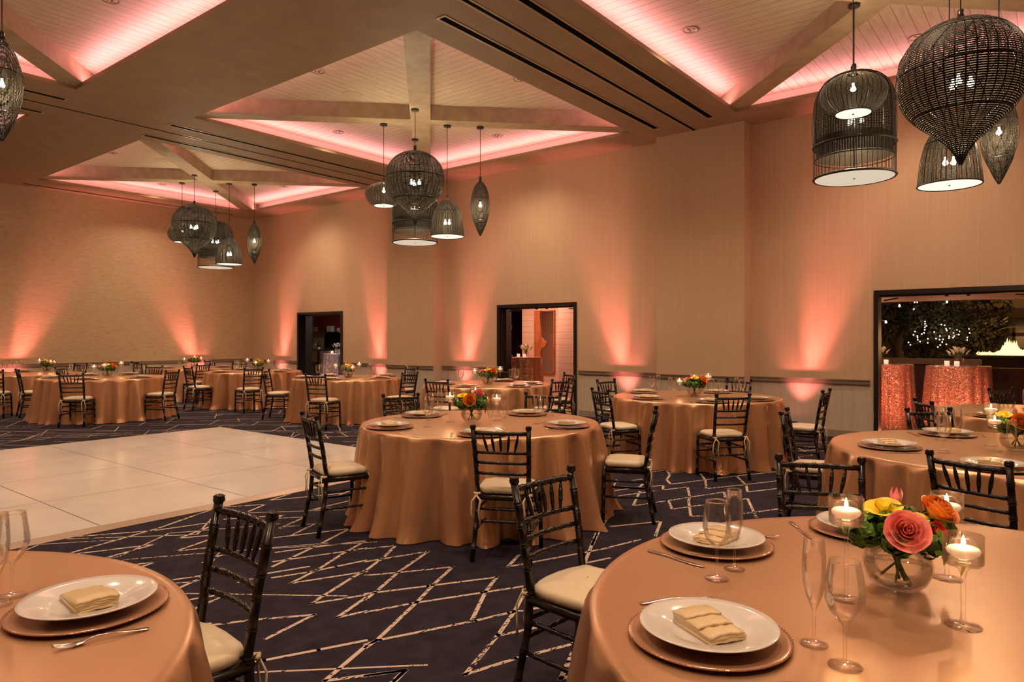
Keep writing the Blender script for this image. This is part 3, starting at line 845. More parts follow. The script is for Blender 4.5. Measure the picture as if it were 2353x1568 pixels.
    for j in range(len(rings)-1):
        for i in range(n):
            i2 = (i+1) % n; b.face([j*n+i, j*n+i2, (j+1)*n+i2, (j+1)*n+i])
    cu = b.build('seat_cushion', 'cushion', t, True)
    for s in (-1, 1):
        b = MB()
        x0, y0_ = s*.178, Y(.066)
        b.tube([(x0-.02, y0_, .452), (x0, y0_-.022, .452), (x0+.022, y0_, .450), (x0+.01, y0_+.02, .452)], .006, 6, flat=1.6)
        b.tube([(x0+.006, y0_-.018, .45), (x0+s*.028, y0_-.03, .40), (x0+s*.034, y0_-.022, .33), (x0+s*.026, y0_-.03, .27)], [.006, .007, .006, .008], 6, flat=.5)
        b.tube([(x0-.008, y0_-.018, .45), (x0-s*.030, y0_-.028, .41), (x0-s*.020, y0_-.034, .34), (x0-s*.030, y0_-.024, .235)], [.006, .008, .006, .009], 6, flat=.5)
        b.build('ribbon_tie', 'ribbon', cu, True)
    return Placer(t)

# ------------------------------------------------------------------ tables
TN = {'T1': 'bottom left table', 'T2': 'bottom right table', 'T3': 'large centre table', 'T4': 'table by the right wall',
      'T5': 'right edge table', 'T6': 'middle doorway table', 'T7': 'left doorway table', 'T8': 'table left of left doorway',
      'T9': 'farthest left wall table', 'T10': 'table behind dance floor', 'T11': 'far left edge table', 'T13': 'patio doorway table'}
TAB = {}
def tdef(k, px, py, r=1.03, D=None):
    if D is None:
        c = onz(px, py, .76)
    else: c = atD(px, D, None, .76)
    if c[0] < WX+r+.52: f = (WX+r+.52)/c[0]; c = (c[0]*f, c[1]*f)
    TAB[k] = (c[0], c[1], r)
tdef('T1', 0, 0, 1.0); TAB['T1'] = (FX*1.42+RX*-1.75, FY*1.42+RY*-1.75, 1.0)
TAB['T2'] = (FX*1.80+RX*1.30, FY*1.80+RY*1.30, 1.09)
tdef('T3', 1104, 971, 1.03)
tdef('T4', 1598, 912, 1.03)
tdef('T5', 2300, 1036, 1.02)
tdef('T6', 1119, 883, 1.02)
tdef('T7', 799, 868.5, 1.0)
tdef('T8', 583, 853.5, 1.02)
tdef('T9', 445, 843.5, 1.02)
tdef('T10', 240, 867.5, 1.08)
tdef('T11', 60, 855.5, 1.02)
tdef('T13', 2420, 952, 1.02)
def dirname(dx, dy):
    r = dx*RX+dy*RY; f = dx*FX+dy*FY
    a = math.degrees(atan2(f, r)) % 360
    return ['right', 'far right', 'far', 'far left', 'left', 'near left', 'near', 'near right'][int((a+22.5)//45) % 8]
def cloth(k, seed):
    x, y, R = TAB[k]; r = random.Random(seed)
    near = k in ('T1', 'T2', 'T3', 'T5')
    n = 300 if near else 180
    K = r.choice((23, 25, 27)); warp = [(kk, r.uniform(.5, 1.0)*1.3/kk, r.uniform(0, 6.28)) for kk in (2, 3, 5, 7, 11)]; mod = [(kk, r.uniform(0, 6.28)) for kk in (2, 3, 5, 9)]
    drag = [(r.uniform(0, 6.28), r.uniform(.1, .25)) for _ in range(5)]
    b = MB()
    rows = [(.0, 1), (.35, 1), (.7, 1), (.9, 1), (.975, 1)]
    H = .762
    for k_, _ in rows:
        for i in range(n):
            a = 2*pi*i/n; b.v.append(((R*k_)*cos(a), (R*k_)*sin(a), H))
    ss = [0.0, .012, .03, .06, .11, .18, .27, .37, .48, .59, .70, .80, .88, .94, .98, 1.0]
    for s in ss:
        for i in range(n):
            a = 2*pi*i/n
            ph = K*a/2+sum(c[1]*sin(c[0]*a+c[2]) for c in warp)*1.5
            M_ = .62+.38*sin(mod[0][0]*a+mod[0][1])*sin(mod[1][0]*a+mod[1][1])+.22*sin(mod[3][0]*a+mod[3][1])
            F = (.85*sin(2*ph)+.22*sin(4*ph+1.3)+.30*sin(ph+2.0))*(.35+M_)+.10*sin(K*1.7*a+seed)
            A = .078*(s**.6)*min(1, s/.04)
            rr = R+.010*min(1, s/.02)+.060*s+A*F*(1 if s > .03 else s/.03)
            if s > .9:
                rr += (s-.9)*.35*max(0, F)
            for (da, am) in drag:
                dd = (a-da+pi) % (2*pi)-pi
                rr += am*.28*math.exp(-(dd/.16)**2)*s**2.2
            z = H-.004-(H-.010)*s if s > 0 else H
            aa = a+.012*s*sin(7*a+seed)
            b.v.append((rr*cos(aa), rr*sin(aa), max(.006, z)))
    tot = len(rows)+len(ss)
    for j in range(tot-1):
        for i in range(n):
            i2 = (i+1) % n; b.face([j*n+i, j*n+i2, (j+1)*n+i2, (j+1)*n+i][::-1])
    o = b.build('tablecloth', 'cloth', None, True, (x, y, 0))
    tag(o, 'floor length copper satin cloth draped over the %s' % TN[k], 'tablecloth', 'copper tablecloths')
    t = thing('round_table', 'round folding table hidden under the cloth of the %s' % TN[k], 'table', (x, y, 0), 0, 'round banquet tables')
    MB().lathe([(.001, .72), (R-.03, .72), (R-.02, .74), (R-.03, .755), (.001, .755)], 48).build('tabletop', 'oakbox', t)
    for s1 in (-1, 1):
        for s2 in (-1, 1):
            MB().tube([(s1*.55, s2*.5, 0), (s1*.5, s2*.45, .72)], .015, 8).build('leg', 'steel', t)
    return o
for i, k in enumerate(TAB): cloth(k, 11+i*5)

# tableware prototypes
def plate_p():
    o = MB().lathe([(.001, .006), (.085, .006), (.095, .010), (.105, .016), (.150, .024), (.165, .0275), (.166, .0255), (.150, .018), (.105, .008), (.088, .001), (.001, .001)], 56).build('dinner_plate', 'china', None, True)
    return Placer(tag(o, '', 'plate'))
def charger_p():
    b = MB(); n = 90; prof = [(.001, .003), (.12, .003), (.150, .006), (.178, .012), (.193, .014), (.194, .011), (.178, .008), (.150, .002), (.12, .0005), (.001, .0005)]
    b.cur = 0; b.lathe(prof, 72)
    o = b.build('charger_plate', 'charger', None, True)
    c = MB()
    for i in range(n):
        a = 2*pi*i/n; c.lathe([(.0005, -.0022), (.0022, 0), (.0005, .0022)], 5, (.194*cos(a), .194*sin(a), .0135))
    c.build('beaded_rim', 'charger_rim', o, True)
    return Placer(tag(o, '', 'charger plate'))
def napkin_p():
    b = MB(); n = 22
    # pocket-folded rectangle with three stepped pleats, sagging ends
    def layer(x0, x1, y0, y1, z, th, sag=0):
        m = 10; v0 = len(b.v)
        for j in range(m+1):
            y = y0+(y1-y0)*j/m; e = (2*j/m-1)
            for (x, zz) in ((x0, z), (x0-.001, z+th*.6), (x0+.004, z+th), ((x0+x1)/2, z+th*1.25), (x1-.004, z+th), (x1+.001, z+th*.6), (x1, z)):
                b.v.append((x+.0015*sin(5*e+z*300), y, zz-.004*e*e*(1 if th < .01 else .5)+.0012*sin(9*e+x*80)))
        for j in range(m):
            for i in range(6):
                a = v0+j*7+i; b.face([a, a+1, a+8, a+7])
            b.face([v0+j*7+6, v0+j*7, v0+j*7+7, v0+j*7+13])
        b.face([v0+i for i in range(7)][::-1]); b.face([v0+m*7+i for i in range(7)])
    layer(-.078, .078, -.050, .050, .004, .007)
    layer(-.076, .076, -.048, .052, .011, .007)
    layer(-.076, .074, -.050, .050, .018, .005)
    layer(-.076, .030, -.051, .051, .023, .006)
    layer(-.076, -.018, -.052, .052, .029, .006)
    o = b.build('folded_napkin', 'napkin', None, True)
    return Placer(tag(o, '', 'napkin'))
def fork_p():
    b = MB()
    # along +y: handle end at -.10, tines at +.10
    def strip(st):
        v0 = len(b.v)
        for (y, w, z) in st:
            for (x, dz) in ((-w, 0), (-w*.5, .0012), (w*.5, .0012), (w, 0), (w*.5, -.0010), (-w*.5, -.0010)): b.v.append((x, y, z+dz))
        for j in range(len(st)-1):
            for i in range(6):
                i2 = (i+1) % 6; b.face([v0+j*6+i, v0+j*6+i2, v0+(j+1)*6+i2, v0+(j+1)*6+i])
        b.face([v0+i for i in range(6)][::-1]); b.face([v0+(len(st)-1)*6+i for i in range(6)])
    strip([(-.102, .006, .003), (-.098, .010, .003), (-.075, .0095, .005), (-.03, .0055, .012), (.01, .0035, .014), (.03, .004, .010), (.040, .010, .006), (.052, .0125, .0045), (.060, .0125, .004)])
    for i in range(4):
        x = (i-1.5)*.0066
        v = [(x, .058, .004), (x, .075, .0045), (x, .09, .008), (x*.95, .104, .013)]
        b.tube(v, [.0022, .002, .0017, .0009], 6)
    o = b.build('dinner_fork', 'silver', None, True)
    return Placer(tag(o, '', 'fork'))
def knife_p():
    b = MB()
    st = [(-.115, .006, .004), (-.112, .0095, .005), (-.08, .0085, .0055), (-.03, .0065, .0055), (-.015, .0055, .005), (-.01, .007, .004), (.0, .0095, .0026), (.05, .0105, .0022), (.085, .0095, .002), (.105, .006, .002), (.114, .001, .002)]
    v0 = len(b.v)
    for (y, w, h) in st:
        off = .002 if y > 0 else 0
        for (x, z) in ((-w+off, .001), (-w*.5+off, h), (w*.5+off, h), (w+off, .001), (w*.5, .0002), (-w*.5, .0002)): b.v.append((x, y, z+.001))
    for j in range(len(st)-1):
        for i in range(6):
            i2 = (i+1) % 6; b.face([v0+j*6+i, v0+j*6+i2, v0+(j+1)*6+i2, v0+(j+1)*6+i])
    b.face([v0+i for i in range(6)][::-1]); b.face([v0+(len(st)-1)*6+i for i in range(6)])
    o = b.build('dinner_knife', 'silver', None, True)
    return Placer(tag(o, '', 'knife'))
def wine_p():
    outer = [(.001, .0), (.036, .0), (.037, .002), (.020, .006), (.006, .011), (.0042, .020), (.0038, .085), (.006, .094), (.018, .105), (.034, .125), (.042, .148), (.0435, .165), (.040, .195), (.034, .232), (.0325, .240)]
    inner = [(.0315, .240), (.033, .232), (.0388, .195), (.0422, .165), (.0405, .148), (.0325, .126), (.017, .108), (.001, .102)]
    o = MB().lathe(outer+inner, 40).build('wine_glass', 'glass', None, True)
    return Placer(tag(o, '', 'wine glass'))
def flute_p():
    outer = [(.001, .0), (.032, .0), (.033, .002), (.016, .007), (.0055, .012), (.0040, .022), (.0040, .080), (.008, .092), (.018, .115), (.0255, .150), (.0275, .180), (.0265, .215), (.0235, .252), (.0232, .255)]
    inner = [(.0224, .255), (.0252, .215), (.0263, .180), (.0243, .150), (.017, .117), (.007, .098), (.001, .094)]
    o = MB().lathe(outer+inner, 36).build('champagne_flute', 'glass', None, True)
    return Placer(tag(o, '', 'champagne flute'))
def holder_p():
    """stemmed candle glass of unit stem, the stem part is stretched per copy through the object's z scale"""
    out = []
    for h in (.235, .262, .288):
        bz = h-.075
        outer = [(.001, 0), (.042, 0), (.043, .002), (.022, .006), (.008, .012), (.006, .03), (.0055, bz-.035), (.009, bz-.018), (.020, bz-.006), (.040, bz-.002), (.046, bz+.004), (.0465, h)]
        inner = [(.0450, h), (.0448, bz+.006), (.038, bz+.002), (.001, bz+.001)]
        o = MB().lathe(outer+inner, 40).build('candle_holder', 'glass', None, True)
        MB().lathe([(.001, bz+.003), (.043, bz+.005), (.0442, bz+.010), (.0442, bz+.030), (.001, bz+.030)], 32).build('water', 'water', o, True)
        out.append((Placer(tag(o, '', 'candle holder')), bz))
    return out
def candle_p():
    o = MB().lathe([(.001, -.016), (.022, -.014), (.036, -.004), (.039, .004), (.036, .009), (.030, .012), (.012, .013), (.001, .013)], 32).build('floating_candle', 'wax', None, True)
    MB().tube([(0, 0, .012), (.0005, 0, .019)], .0008, 5).build('wick', 'black', o)
    MB().lathe([(.001, .014), (.0042, .018), (.0056, .023), (.0046, .030), (.0022, .037), (.0004, .043)], 12).build('flame', 'flame', o, True)
    return Placer(tag(o, '', 'candle'))
def vase_p():
    outer = [(.001, 0), (.045, 0), (.055, .004), (.078, .022), (.092, .055), (.094, .078), (.086, .105), (.068, .126), (.058, .134), (.060, .140)]
    inner = [(.057, .140), (.055, .134), (.065, .124), (.083, .104), (.090, .078), (.088, .056), (.074, .026), (.050, .012), (.001, .010)]
    o = MB().lathe(outer+inner, 48).build('bubble_vase', 'glass2', None, True)
    MB().lathe([(.001, .012), (.050, .014), (.073, .027), (.087, .056), (.0885, .072), (.001, .072)], 40).build('water', 'water', o, True)
    return Placer(tag(o, '', 'vase'))
def rosette(b, c, ax, R, layers, seed):
    """layered petals around axis ax, opening outwards"""
    from mathutils import Vector
    r = random.Random(seed); ax = Vector(ax).normalized()
    u = ax.cross(Vector((0, 0, 1)) if abs(ax.z) < .9 else Vector((1, 0, 0))).normalized(); w = ax.cross(u)
    c = Vector(c)
    for (rad, n, h0, h1, open_) in layers:
        for i in range(n):
            a0 = 2*pi*(i+r.uniform(-.15, .15))/n+rad*9
            wd = 2*pi/n*1.35
            m, k = 7, 5; v0 = len(b.v)
            for j in range(k+1):
                t = j/k
                for q in range(m+1):
                    s = 2*q/m-1
                    a = a0+s*wd/2
                    rr = R*(rad*(.35+.65*min(1, t*1.6))+open_*t**3*.45+.03*(1 if s > 0 else 0))
                    hh = R*(h0+(h1-h0)*t*(1-.22*s*s*t)-open_*.22*t**4)
                    p = c+u*(rr*cos(a))+w*(rr*sin(a))+ax*hh
                    b.v.append(tuple(p))
            for j in range(k):
                for q in range(m):
                    a = v0+j*(m+1)+q; b.face([a, a+1, a+m+2, a+m+1])
ROSE = [(.08, 2, .25, 1.05, 0), (.2, 3, .15, 1.05, .05), (.34, 3, .05, 1.02, .1), (.50, 4, 0, .98, .16), (.66, 5, -.1, .88, .35), (.82, 5, -.15, .72, .55)]
def tulip(b, base, ax, L):
    from mathutils import Vector
    ax = Vector(ax).normalized(); u = ax.cross(Vector((1, 0, .3))).normalized(); w = ax.cross(u); c = Vector(base)
    for i in range(6):
        a0 = 2*pi*i/6; rr = .30 if i % 2 else .34; v0 = len(b.v); m, k = 5, 6
        for j in range(k+1):
            t = j/k
            for q in range(m+1):
                s = 2*q/m-1; wd = .62*sin(pi*min(1, .12+t*.86))**.6*(1-.55*t*t)
                a = a0+s*wd
                R = L*rr*(sin(pi*(.10+.72*t))**.7)
                p = c+u*(R*cos(a))+w*(R*sin(a))+ax*(L*t)
                b.v.append(tuple(p))
        for j in range(k):
            for q in range(m):
                a = v0+j*(m+1)+q; b.face([a, a+1, a+m+2, a+m+1])
def leafy(b, c, R, n, seed, size):
    from mathutils import Vector
    r = random.Random(seed)
    for i in range(n):
        d = Vector((r.gauss(0, 1), r.gauss(0, 1), r.gauss(0, 1))).normalized()
        p = Vector(c)+d*R*r.uniform(.86, 1.06)
        u = d.cross(Vector((r.uniform(-1, 1), r.uniform(-1, 1), r.uniform(-1, 1)))).normalized(); w = d.cross(u)
        s = size*r.uniform(.7, 1.25); v0 = len(b.v)
        for (a, c_, e) in ((0, 0, 0), (.5, .45, .12), (.95, .30, .22), (1.1, 0, .18), (.95, -.30, .22), (.5, -.45, .12)):
            b.v.append(tuple(p+u*(a-.5)*s+w*c_*s+d*e*s))
        b.face([v0, v0+1, v0+2, v0+3]); b.face([v0, v0+3, v0+4, v0+5])
def bouquet_p(var):
    t = thing('flower_bouquet', '', 'flowers')
    b = MB(); r = random.Random(5+var)
    for i in range(9):
        a = r.uniform(0, 6.28); a2 = a+pi+r.uniform(-.6, .6); q = r.uniform(.02, .06)
        b.tube([(q*cos(a2), q*sin(a2), .018), (.012*cos(a), .012*sin(a), .09), (.04*cos(a), .04*sin(a), .155)], .0035, 6)
    b.build('stems', 'stem_g', t, True)
    b = MB()
    cl = [(-.085, -.035, .165, .048), (.085, -.03, .158, .050), (0, -.075, .155, .042), (.02, .07, .17, .052), (-.05, .05, .18, .05), (.10, .04, .185, .045), (-.115, .02, .17, .042), (0, 0, .185, .055)]
    for i, (x, y, z, R) in enumerate(cl): leafy(b, (x, y, z), R, 95, i*7+var, .026)
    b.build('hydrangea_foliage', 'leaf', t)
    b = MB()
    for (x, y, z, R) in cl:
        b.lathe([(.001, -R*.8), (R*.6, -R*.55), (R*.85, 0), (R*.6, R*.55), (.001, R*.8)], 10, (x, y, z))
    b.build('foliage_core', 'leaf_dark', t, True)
    if var == 0:
        fl = [('rose', 'rose_pink', (.022, -.088, .180), (.10, -1, .62), .056), ('rose', 'rose_orange', (.095, .03, .215), (.6, -.25, 1), .052), ('rose', 'red', (.092, -.045, .185), (.9, -.6, .5), .028)]
        tu = [('tulip', (-.095, -.05, .175), (-.25, -.2, 1), .055), ('tulip', (-.005, .04, .235), (.05, .1, 1), .052), ('rose_pink', (-.118, -.02, .19), (-.5, -.1, 1), .045)]
        ye = [(-.035, -.005, .225, .050), (.045, -.01, .205, .036)]
    elif var == 1:
        fl = [('rose', 'rose_orange', (-.015, -.085, .185), (-.1, -1, .6), .054), ('rose', 'rose_pink', (.06, -.02, .235), (.3, -.3, 1), .046), ('rose', 'rose_orange', (.12, .02, .17), (1, .1, .5), .040)]
        tu = [('tulip', (.02, .07, .22), (.1, .3, 1), .05)]
        ye = [(-.075, -.01, .225, .046)]
    else:
        fl = [('rose', 'rose_orange', (.09, -.04, .20), (.7, -.7, .8), .056), ('rose', 'red', (.10, -.04, .165), (.8, -.8, .1), .038), ('rose', 'rose_pink', (-.09, -.03, .20), (-.6, -.5, 1), .040)]
        tu = [('tulip', (-.02, .06, .225), (0, .2, 1), .05)]
        ye = [(.0, -.03, .225, .050)]
    for nm, mt, c, ax, R in fl:
        b = MB(); rosette(b, c, ax, R, ROSE, int(R*1e4)); b.build('rose', mt, t, True)['label'] = {'rose_pink': 'pink rose', 'rose_orange': 'orange rose', 'red': 'red bloom'}[mt]
    for mt, c, ax, L in tu:
        b = MB(); tulip(b, c, ax, L); b.build('tulip', mt, t, True)
    for (x, y, z, R) in ye:
        b = MB(); rosette(b, (x, y, z-.015), (-.1, -.3, 1), R, [(.3, 3, .1, .9, .3), (.65, 4, 0, .8, .9)], 3); b.build('yellow_bloom', 'yellow', t, True)
    b = MB()
    for (x, y, a) in ((.155, -.03, .3), (.12, .07, .8)):
        v0 = len(b.v)
        for j in range(7):
            s = j/6; wd = .016*sin(pi*min(1, .1+s*.85))
            for q in (-1, 0, 1): b.v.append((x+.012*sin(pi*s)*cos(a)-q*wd*sin(a), y+.012*sin(pi*s)*sin(a)+q*wd*cos(a)+.0, .19-.13*s+(.004 if q else 0)))
        for j in range(6):
            for q in range(2):
                k = v0+j*3+q; b.face([k, k+1, k+4, k+3])
    b.build('drooping_petal', 'yellow', t, True)
    return Placer(t)
PL, CG, NP, FK, KN, WG, FL = plate_p(), charger_p(), napkin_p(), fork_p(), knife_p(), wine_p(), flute_p()
HD = holder_p(); CD = candle_p(); VS = vase_p(); BQ = [bouquet_p(i) for i in range(3)]
TZ = .7625
def setting(k, px, py, glasses=True, wg=None, fl=None, fork=True, knife=True, place=None, rot=0.0):
    x, y, R = TAB[k]
    p = onz(px, py, .78)
    dx, dy = p[0]-x, p[1]-y; d = sqrt(dx*dx+dy*dy) or 1
    if d > R-.20: f = (R-.20)/d; p = (x+dx*f, y+dy*f); dx, dy = dx*f, dy*f; d = R-.20
    if d < R-.40 and k not in ('T1', 'T2'): f = (R-.30)/d; p = (x+dx*f, y+dy*f); dx, dy = dx*f, dy*f; d = R-.30
    o = (dx/d, dy/d)                       # outwards, towards the guest
    rt = (-o[1], o[0])                     # guest's right hand when facing the centre is ...
    # guest faces -o; right hand side of that direction:
    rt = (-o[0]*0+(-o[1]), o[0])
    rt = (-o[1], o[0]); 
    # facing f=-o, right = (f.y, -f.x) = (-o.y, o.x)
    a = atan2(-o[1], -o[0])-pi/2            # local +y towards centre
    pn = place or dirname(dx, dy)
    T = TN[k]; ph = 'at the %s place of the %s' % (pn, T)
    CG.put((p[0], p[1], TZ), a, 'rose gold glass charger %s' % ph, 'charger plates')
    PL.put((p[0], p[1], TZ+.0135), a, 'white dinner plate %s' % ph, 'white dinner plates')
    NP.put((p[0], p[1], TZ+.0195), a+rot, 'folded champagne napkin %s' % ph, 'folded napkins')
    def q(u, v): return (p[0]-o[0]*u+rt[0]*v, p[1]-o[1]*u+rt[1]*v)
    if fork:
        s = fork if isinstance(fork, tuple) else q(.0, -.235)
        FK.put((s[0], s[1], TZ), a, 'silver fork beside charger %s' % ph, 'dinner forks')
    if knife:
        s = knife if isinstance(knife, tuple) else q(.0, .235)
        KN.put((s[0], s[1], TZ), a, 'silver knife beside charger %s' % ph, 'dinner knives')
    if glasses:
        w = wg or q(.27, .17); f_ = fl or q(.30, .07)
        WG.put((w[0], w[1], TZ), 0, 'empty wine glass %s' % ph, 'wine glasses')
        FL.put((f_[0], f_[1], TZ), 0, 'empty champagne flute %s' % ph, 'champagne flutes')
def pz(px, py): return onz(px, py, .762)[:2]
setting('T2', 1627, 1452, wg=pz(1941, 1532), fl=pz(1870, 1482), rot=.25, place='near left')
setting('T2', 1645, 1243, wg=pz(1647, 1331), fl=pz(1687, 1309), place='left', rot=.1)
setting('T2', 1984, 1211, glasses=False, place='far')
setting('T1', 205, 1388, wg=pz(28, 1370), fl=pz(-4, 1392), place='right', rot=.15)
for k, lst in {'T3': [(891, 979), (991, 955), (1188, 953), (1302, 976), (1108, 999)],
               'T5': [(2043, 1023), (2212, 1005), (2285, 1070)],
               'T4': [(1477, 900), (1487, 914), (1640, 923), (1741, 917), (1631, 903)],
               'T6': [(1072, 888), (1200, 887), (1222, 881), (1147, 876), (1018, 881)],
               'T7': [(692, 867), (767, 870), (875, 868), (756, 863), (887, 863)],
               'T8': [(503, 855), (658, 854), (653, 850), (552, 848)],
               'T9': [(382, 845), (513, 843)], 'T10': [(122, 867), (209, 869), (326, 867), (304, 859), (199, 861)],
               'T11': [(20, 856), (48, 851)], 'T13': [(2276, 956)]}.items():
    used = set()
    for (px, py) in lst:
        x, y, R = TAB[k]; p = onz(px, py, .78); n = dirname(p[0]-x, p[1]-y)
        if n in used:
            n = {'far right': 'second far right', 'far': 'second far', 'left': 'second left', 'right': 'second right', 'far left': 'second far left', 'near': 'second near', 'near left': 'second near left', 'near right': 'second near right'}[n]
        used.add(n)
        setting(k, px, py, place=n)
# centrepieces
def centre(k, vase_xy, var, cand, rz=0.0):
    T = TN[k]; q = 0
    VS.put((vase_xy[0], vase_xy[1], TZ), 0, 'round bubble vase of water in the middle of the %s' % T, 'bubble vases')
    face = atan2(vase_xy[1], vase_xy[0])-pi/2
    BQ[var].put((vase_xy[0], vase_xy[1], TZ+.003), face+rz, 'bouquet of bright roses and green leaves on the %s' % T, 'table bouquets')
    nm = ['left', 'right', 'middle']
    for i, (xy, hi) in enumerate(cand):
        H, bz = HD[hi]
        r = (xy[0]-vase_xy[0])*RX+(xy[1]-vase_xy[1])*RY
        h = ['shortest', 'medium', 'tallest'][hi]
        H.put((xy[0], xy[1], TZ), 0, '%s stemmed glass candle holder on the %s' % (h, T), 'stemmed candle holders')
        CD.put((xy[0], xy[1], TZ+bz+.031), rnd.uniform(0, 6), 'lit floating candle in the %s holder on the %s' % (h, T), 'floating candles')
        light('POINT', 'candle_glow', (xy[0], xy[1], TZ+bz+.075), CANDLE_W, (1.0, .62, .28), shadow_soft_size=.012)
centre('T2', pz(2062, 1352), 0, [(pz(1944, 1378), 2), (pz(2175, 1330), 1), (pz(2213, 1440), 0)])
def cauto(k, px, py, var, rz, offs=((-.21, -.02, 1), (.22, .03, 2), (.05, -.20, 0))):
    c = pz(px, py)
    cand = []
    for (r, f, h) in offs:
        v = camvec(r, f); cand.append(((c[0]+v[0], c[1]+v[1]), h))
    centre(k, c, var, cand, rz)
cauto('T3', 1083, 970, 1, 0, ((-.19, .0, 1), (.02, .27, 2), (.22, .10, 0)))
cauto('T4', 1595, 911, 2, .2, ((-.20, -.05, 0), (.20, .08, 2), (.06, .24, 1)))
cauto('T5', 2335, 1035, 1, .4, ((-.17, -.04, 0), (-.03, .20, 2), (.25, .0, 1)))
cauto('T6', 1121, 884, 2, -.2, ((-.21, -.02, 1), (.19, .05, 2), (.02, .25, 0)))
cauto('T7', 799, 868, 0, 1.0, ((-.22, -.02, 1), (.20, .05, 2), (.12, -.15, 0)))
cauto('T8', 592, 853, 1, 2.0, ((-.24, .0, 2), (.22, .05, 1), (.02, -.18, 0)))
cauto('T9', 446, 843, 2, .5, ((-.26, .0, 0), (.20, -.05, 1), (-.08, .2, 2)))
cauto('T10', 246, 866, 2, .1, ((-.24, -.02, 0), (.03, -.15, 1), (.1, .3, 2)))
cauto('T11', 107, 854, 0, 1.4, ((-.16, .0, 2), (.14, -.08, 1), (0, .25, 0)))

# ------------------------------------------------------------------ chairs
CHP = chair_proto()
def chair(tk, posts, word, f0=None):
    """posts: one or two pixel positions of the finials"""
    x, y, R = TAB[tk]
    mx = sum(p[0] for p in posts)/len(posts); my = sum(p[1] for p in posts)/len(posts)
    p = onz(mx, my, .92); d0 = ray(mx, my); D = sqrt(p[0]**2+p[1]**2)
    best = None
    for i in range(-60, 61):
        f = 1+i*.004
        q = (p[0]*f, p[1]*f); dd = sqrt((q[0]-x)**2+(q[1]-y)**2)
        e = max(0, R+.47-dd)*8+max(0, dd-1.85)*8+abs(f-1)*2 if f0 is None else abs(f-f0)
        if best is None or e < best[0]: best = (e, q)
    q = best[1]
    face = atan2(y-q[1], x-q[0])
    yaw = face
    if len(posts) == 2:
        bs = None
        for i in range(-110, 111, 2):
            a = face+radians(i/1.0)*.62
            rx, ry = sin(a), -cos(a)
            pa = proj(q[0]-rx*.19, q[1]-ry*.19, .91); pb = proj(q[0]+rx*.19, q[1]+ry*.19, .91)
            l, r = (pa, pb) if pa[0] < pb[0] else (pb, pa)
            e = abs((r[0]-l[0])-(posts[1][0]-posts[0][0]))*D/50+abs((r[1]-l[1])-(posts[1][1]-posts[0][1]))*D*D/400+abs(i)*.012
            if bs is None or e < bs[0]: bs = (e, a)
        yaw = bs[1]
    ux, uy = cos(yaw), sin(yaw)
    return CHP.put((q[0]+ux*.22, q[1]+uy*.22, 0), yaw-pi/2, word, 'banquet chairs')
CHN = 'black bamboo-turned chair with ivory cushion '
for tk, posts, w, *f0 in [
    ('T1', [(503, 1142), (627, 1184)], 'pulled up to the bottom left table', 1.02),
    ('T3', [(691, 943), (725, 951)], 'at the left side of the centre table'),
    ('T3', [(1085, 978), (1213, 980)], 'with its back to us before the centre table'),
    ('T3', [(1508, 938)], 'at the right side of the centre table'),
    ('T3', [(880, 907), (960, 905)], 'behind the centre table, far left'),
    ('T3', [(1208, 907), (1287, 911)], 'behind the centre table, far right'),
    ('T2', [(1182, 1094), (1311, 1070)], 'left of the bottom right table'),
    ('T2', [(1787, 1045), (1978, 1049)], 'facing us behind the bottom right table'),
    ('T5', [(2129, 1027), (2312, 1045)], 'between bottom right and right edge tables'),
    ('T5', [(1793, 961), (1806, 953)], 'side-on at left end of right edge table'),
    ('T5', [(2083, 940), (2181, 942)], 'behind the right edge table', 1.03),
    ('T13', [(2100, 918), (2138, 924)], 'seen at an angle left of the patio doorway table', 1.02),
    ('T13', [(2271, 907), (2325, 907)], 'behind the patio doorway table'),
    ('T4', [(1647, 905), (1723, 905)], 'with its back to us at the right wall table'),
    ('T4', [(1358, 888), (1397, 891)], 'at near left of the right wall table'),
    ('T4', [(1371, 871), (1411, 871)], 'at far left of the right wall table'),
    ('T4', [(1671, 877), (1726, 877)], 'behind the right wall table'),
    ('T4', [(1900, 895)], 'side-on at the right of the right wall table'),
    ('T6', [(976, 870), (1028, 872)], 'before the middle doorway table, near left'),
    ('T6', [(1270, 871), (1309, 870)], 'at near right of the middle doorway table'),
    ('T6', [(1297, 859), (1323, 862)], 'at far right of the middle doorway table'),
    ('T6', [(1152, 856), (1177, 857)], 'behind the middle doorway table'),
    ('T7', [(701, 860), (746, 859)], 'with its back to us at the left doorway table'),
    ('T7', [(925, 858), (960, 853)], 'at near right of the left doorway table'),
    ('T7', [(932, 847), (960, 848)], 'at far right of the left doorway table'),
    ('T7', [(609, 849)], 'side-on at the left of the left doorway table'),
    ('T8', [(562, 846), (604, 845)], 'with its back to us left of left doorway'),
    ('T8', [(535, 834), (566, 834)], 'behind the table left of left doorway'),
    ('T8', [(430, 840)], 'side-on at left of the table left of left doorway'),
    ('T9', [(453, 835), (482, 834)], 'before the farthest left wall table'),
    ('T9', [(469, 829), (491, 828)], 'behind the farthest left wall table'),
    ('T10', [(336, 839), (373, 839)], 'facing us behind the table behind dance floor'),
    ('T10', [(134, 853), (190, 852)], 'with its back to us beyond the dance floor'),
    ('T10', [(382, 850), (412, 849)], 'at the right of the table behind dance floor'),
    ('T10', [(35, 848), (41, 849)], 'side-on at left of the table behind dance floor'),
    ('T10', [(126, 842), (152, 841)], 'at far left of the table behind dance floor'),
    ('T9', [(302, 830), (323, 830)], 'at left of the farthest left wall table'),
    ('T11', [(172, 836), (200, 835)], 'at right of the far left edge table'),
    ('T11', [(-22, 850)], 'cut by the left edge of the photo')]:
    chair(tk, posts, CHN+w, *f0)

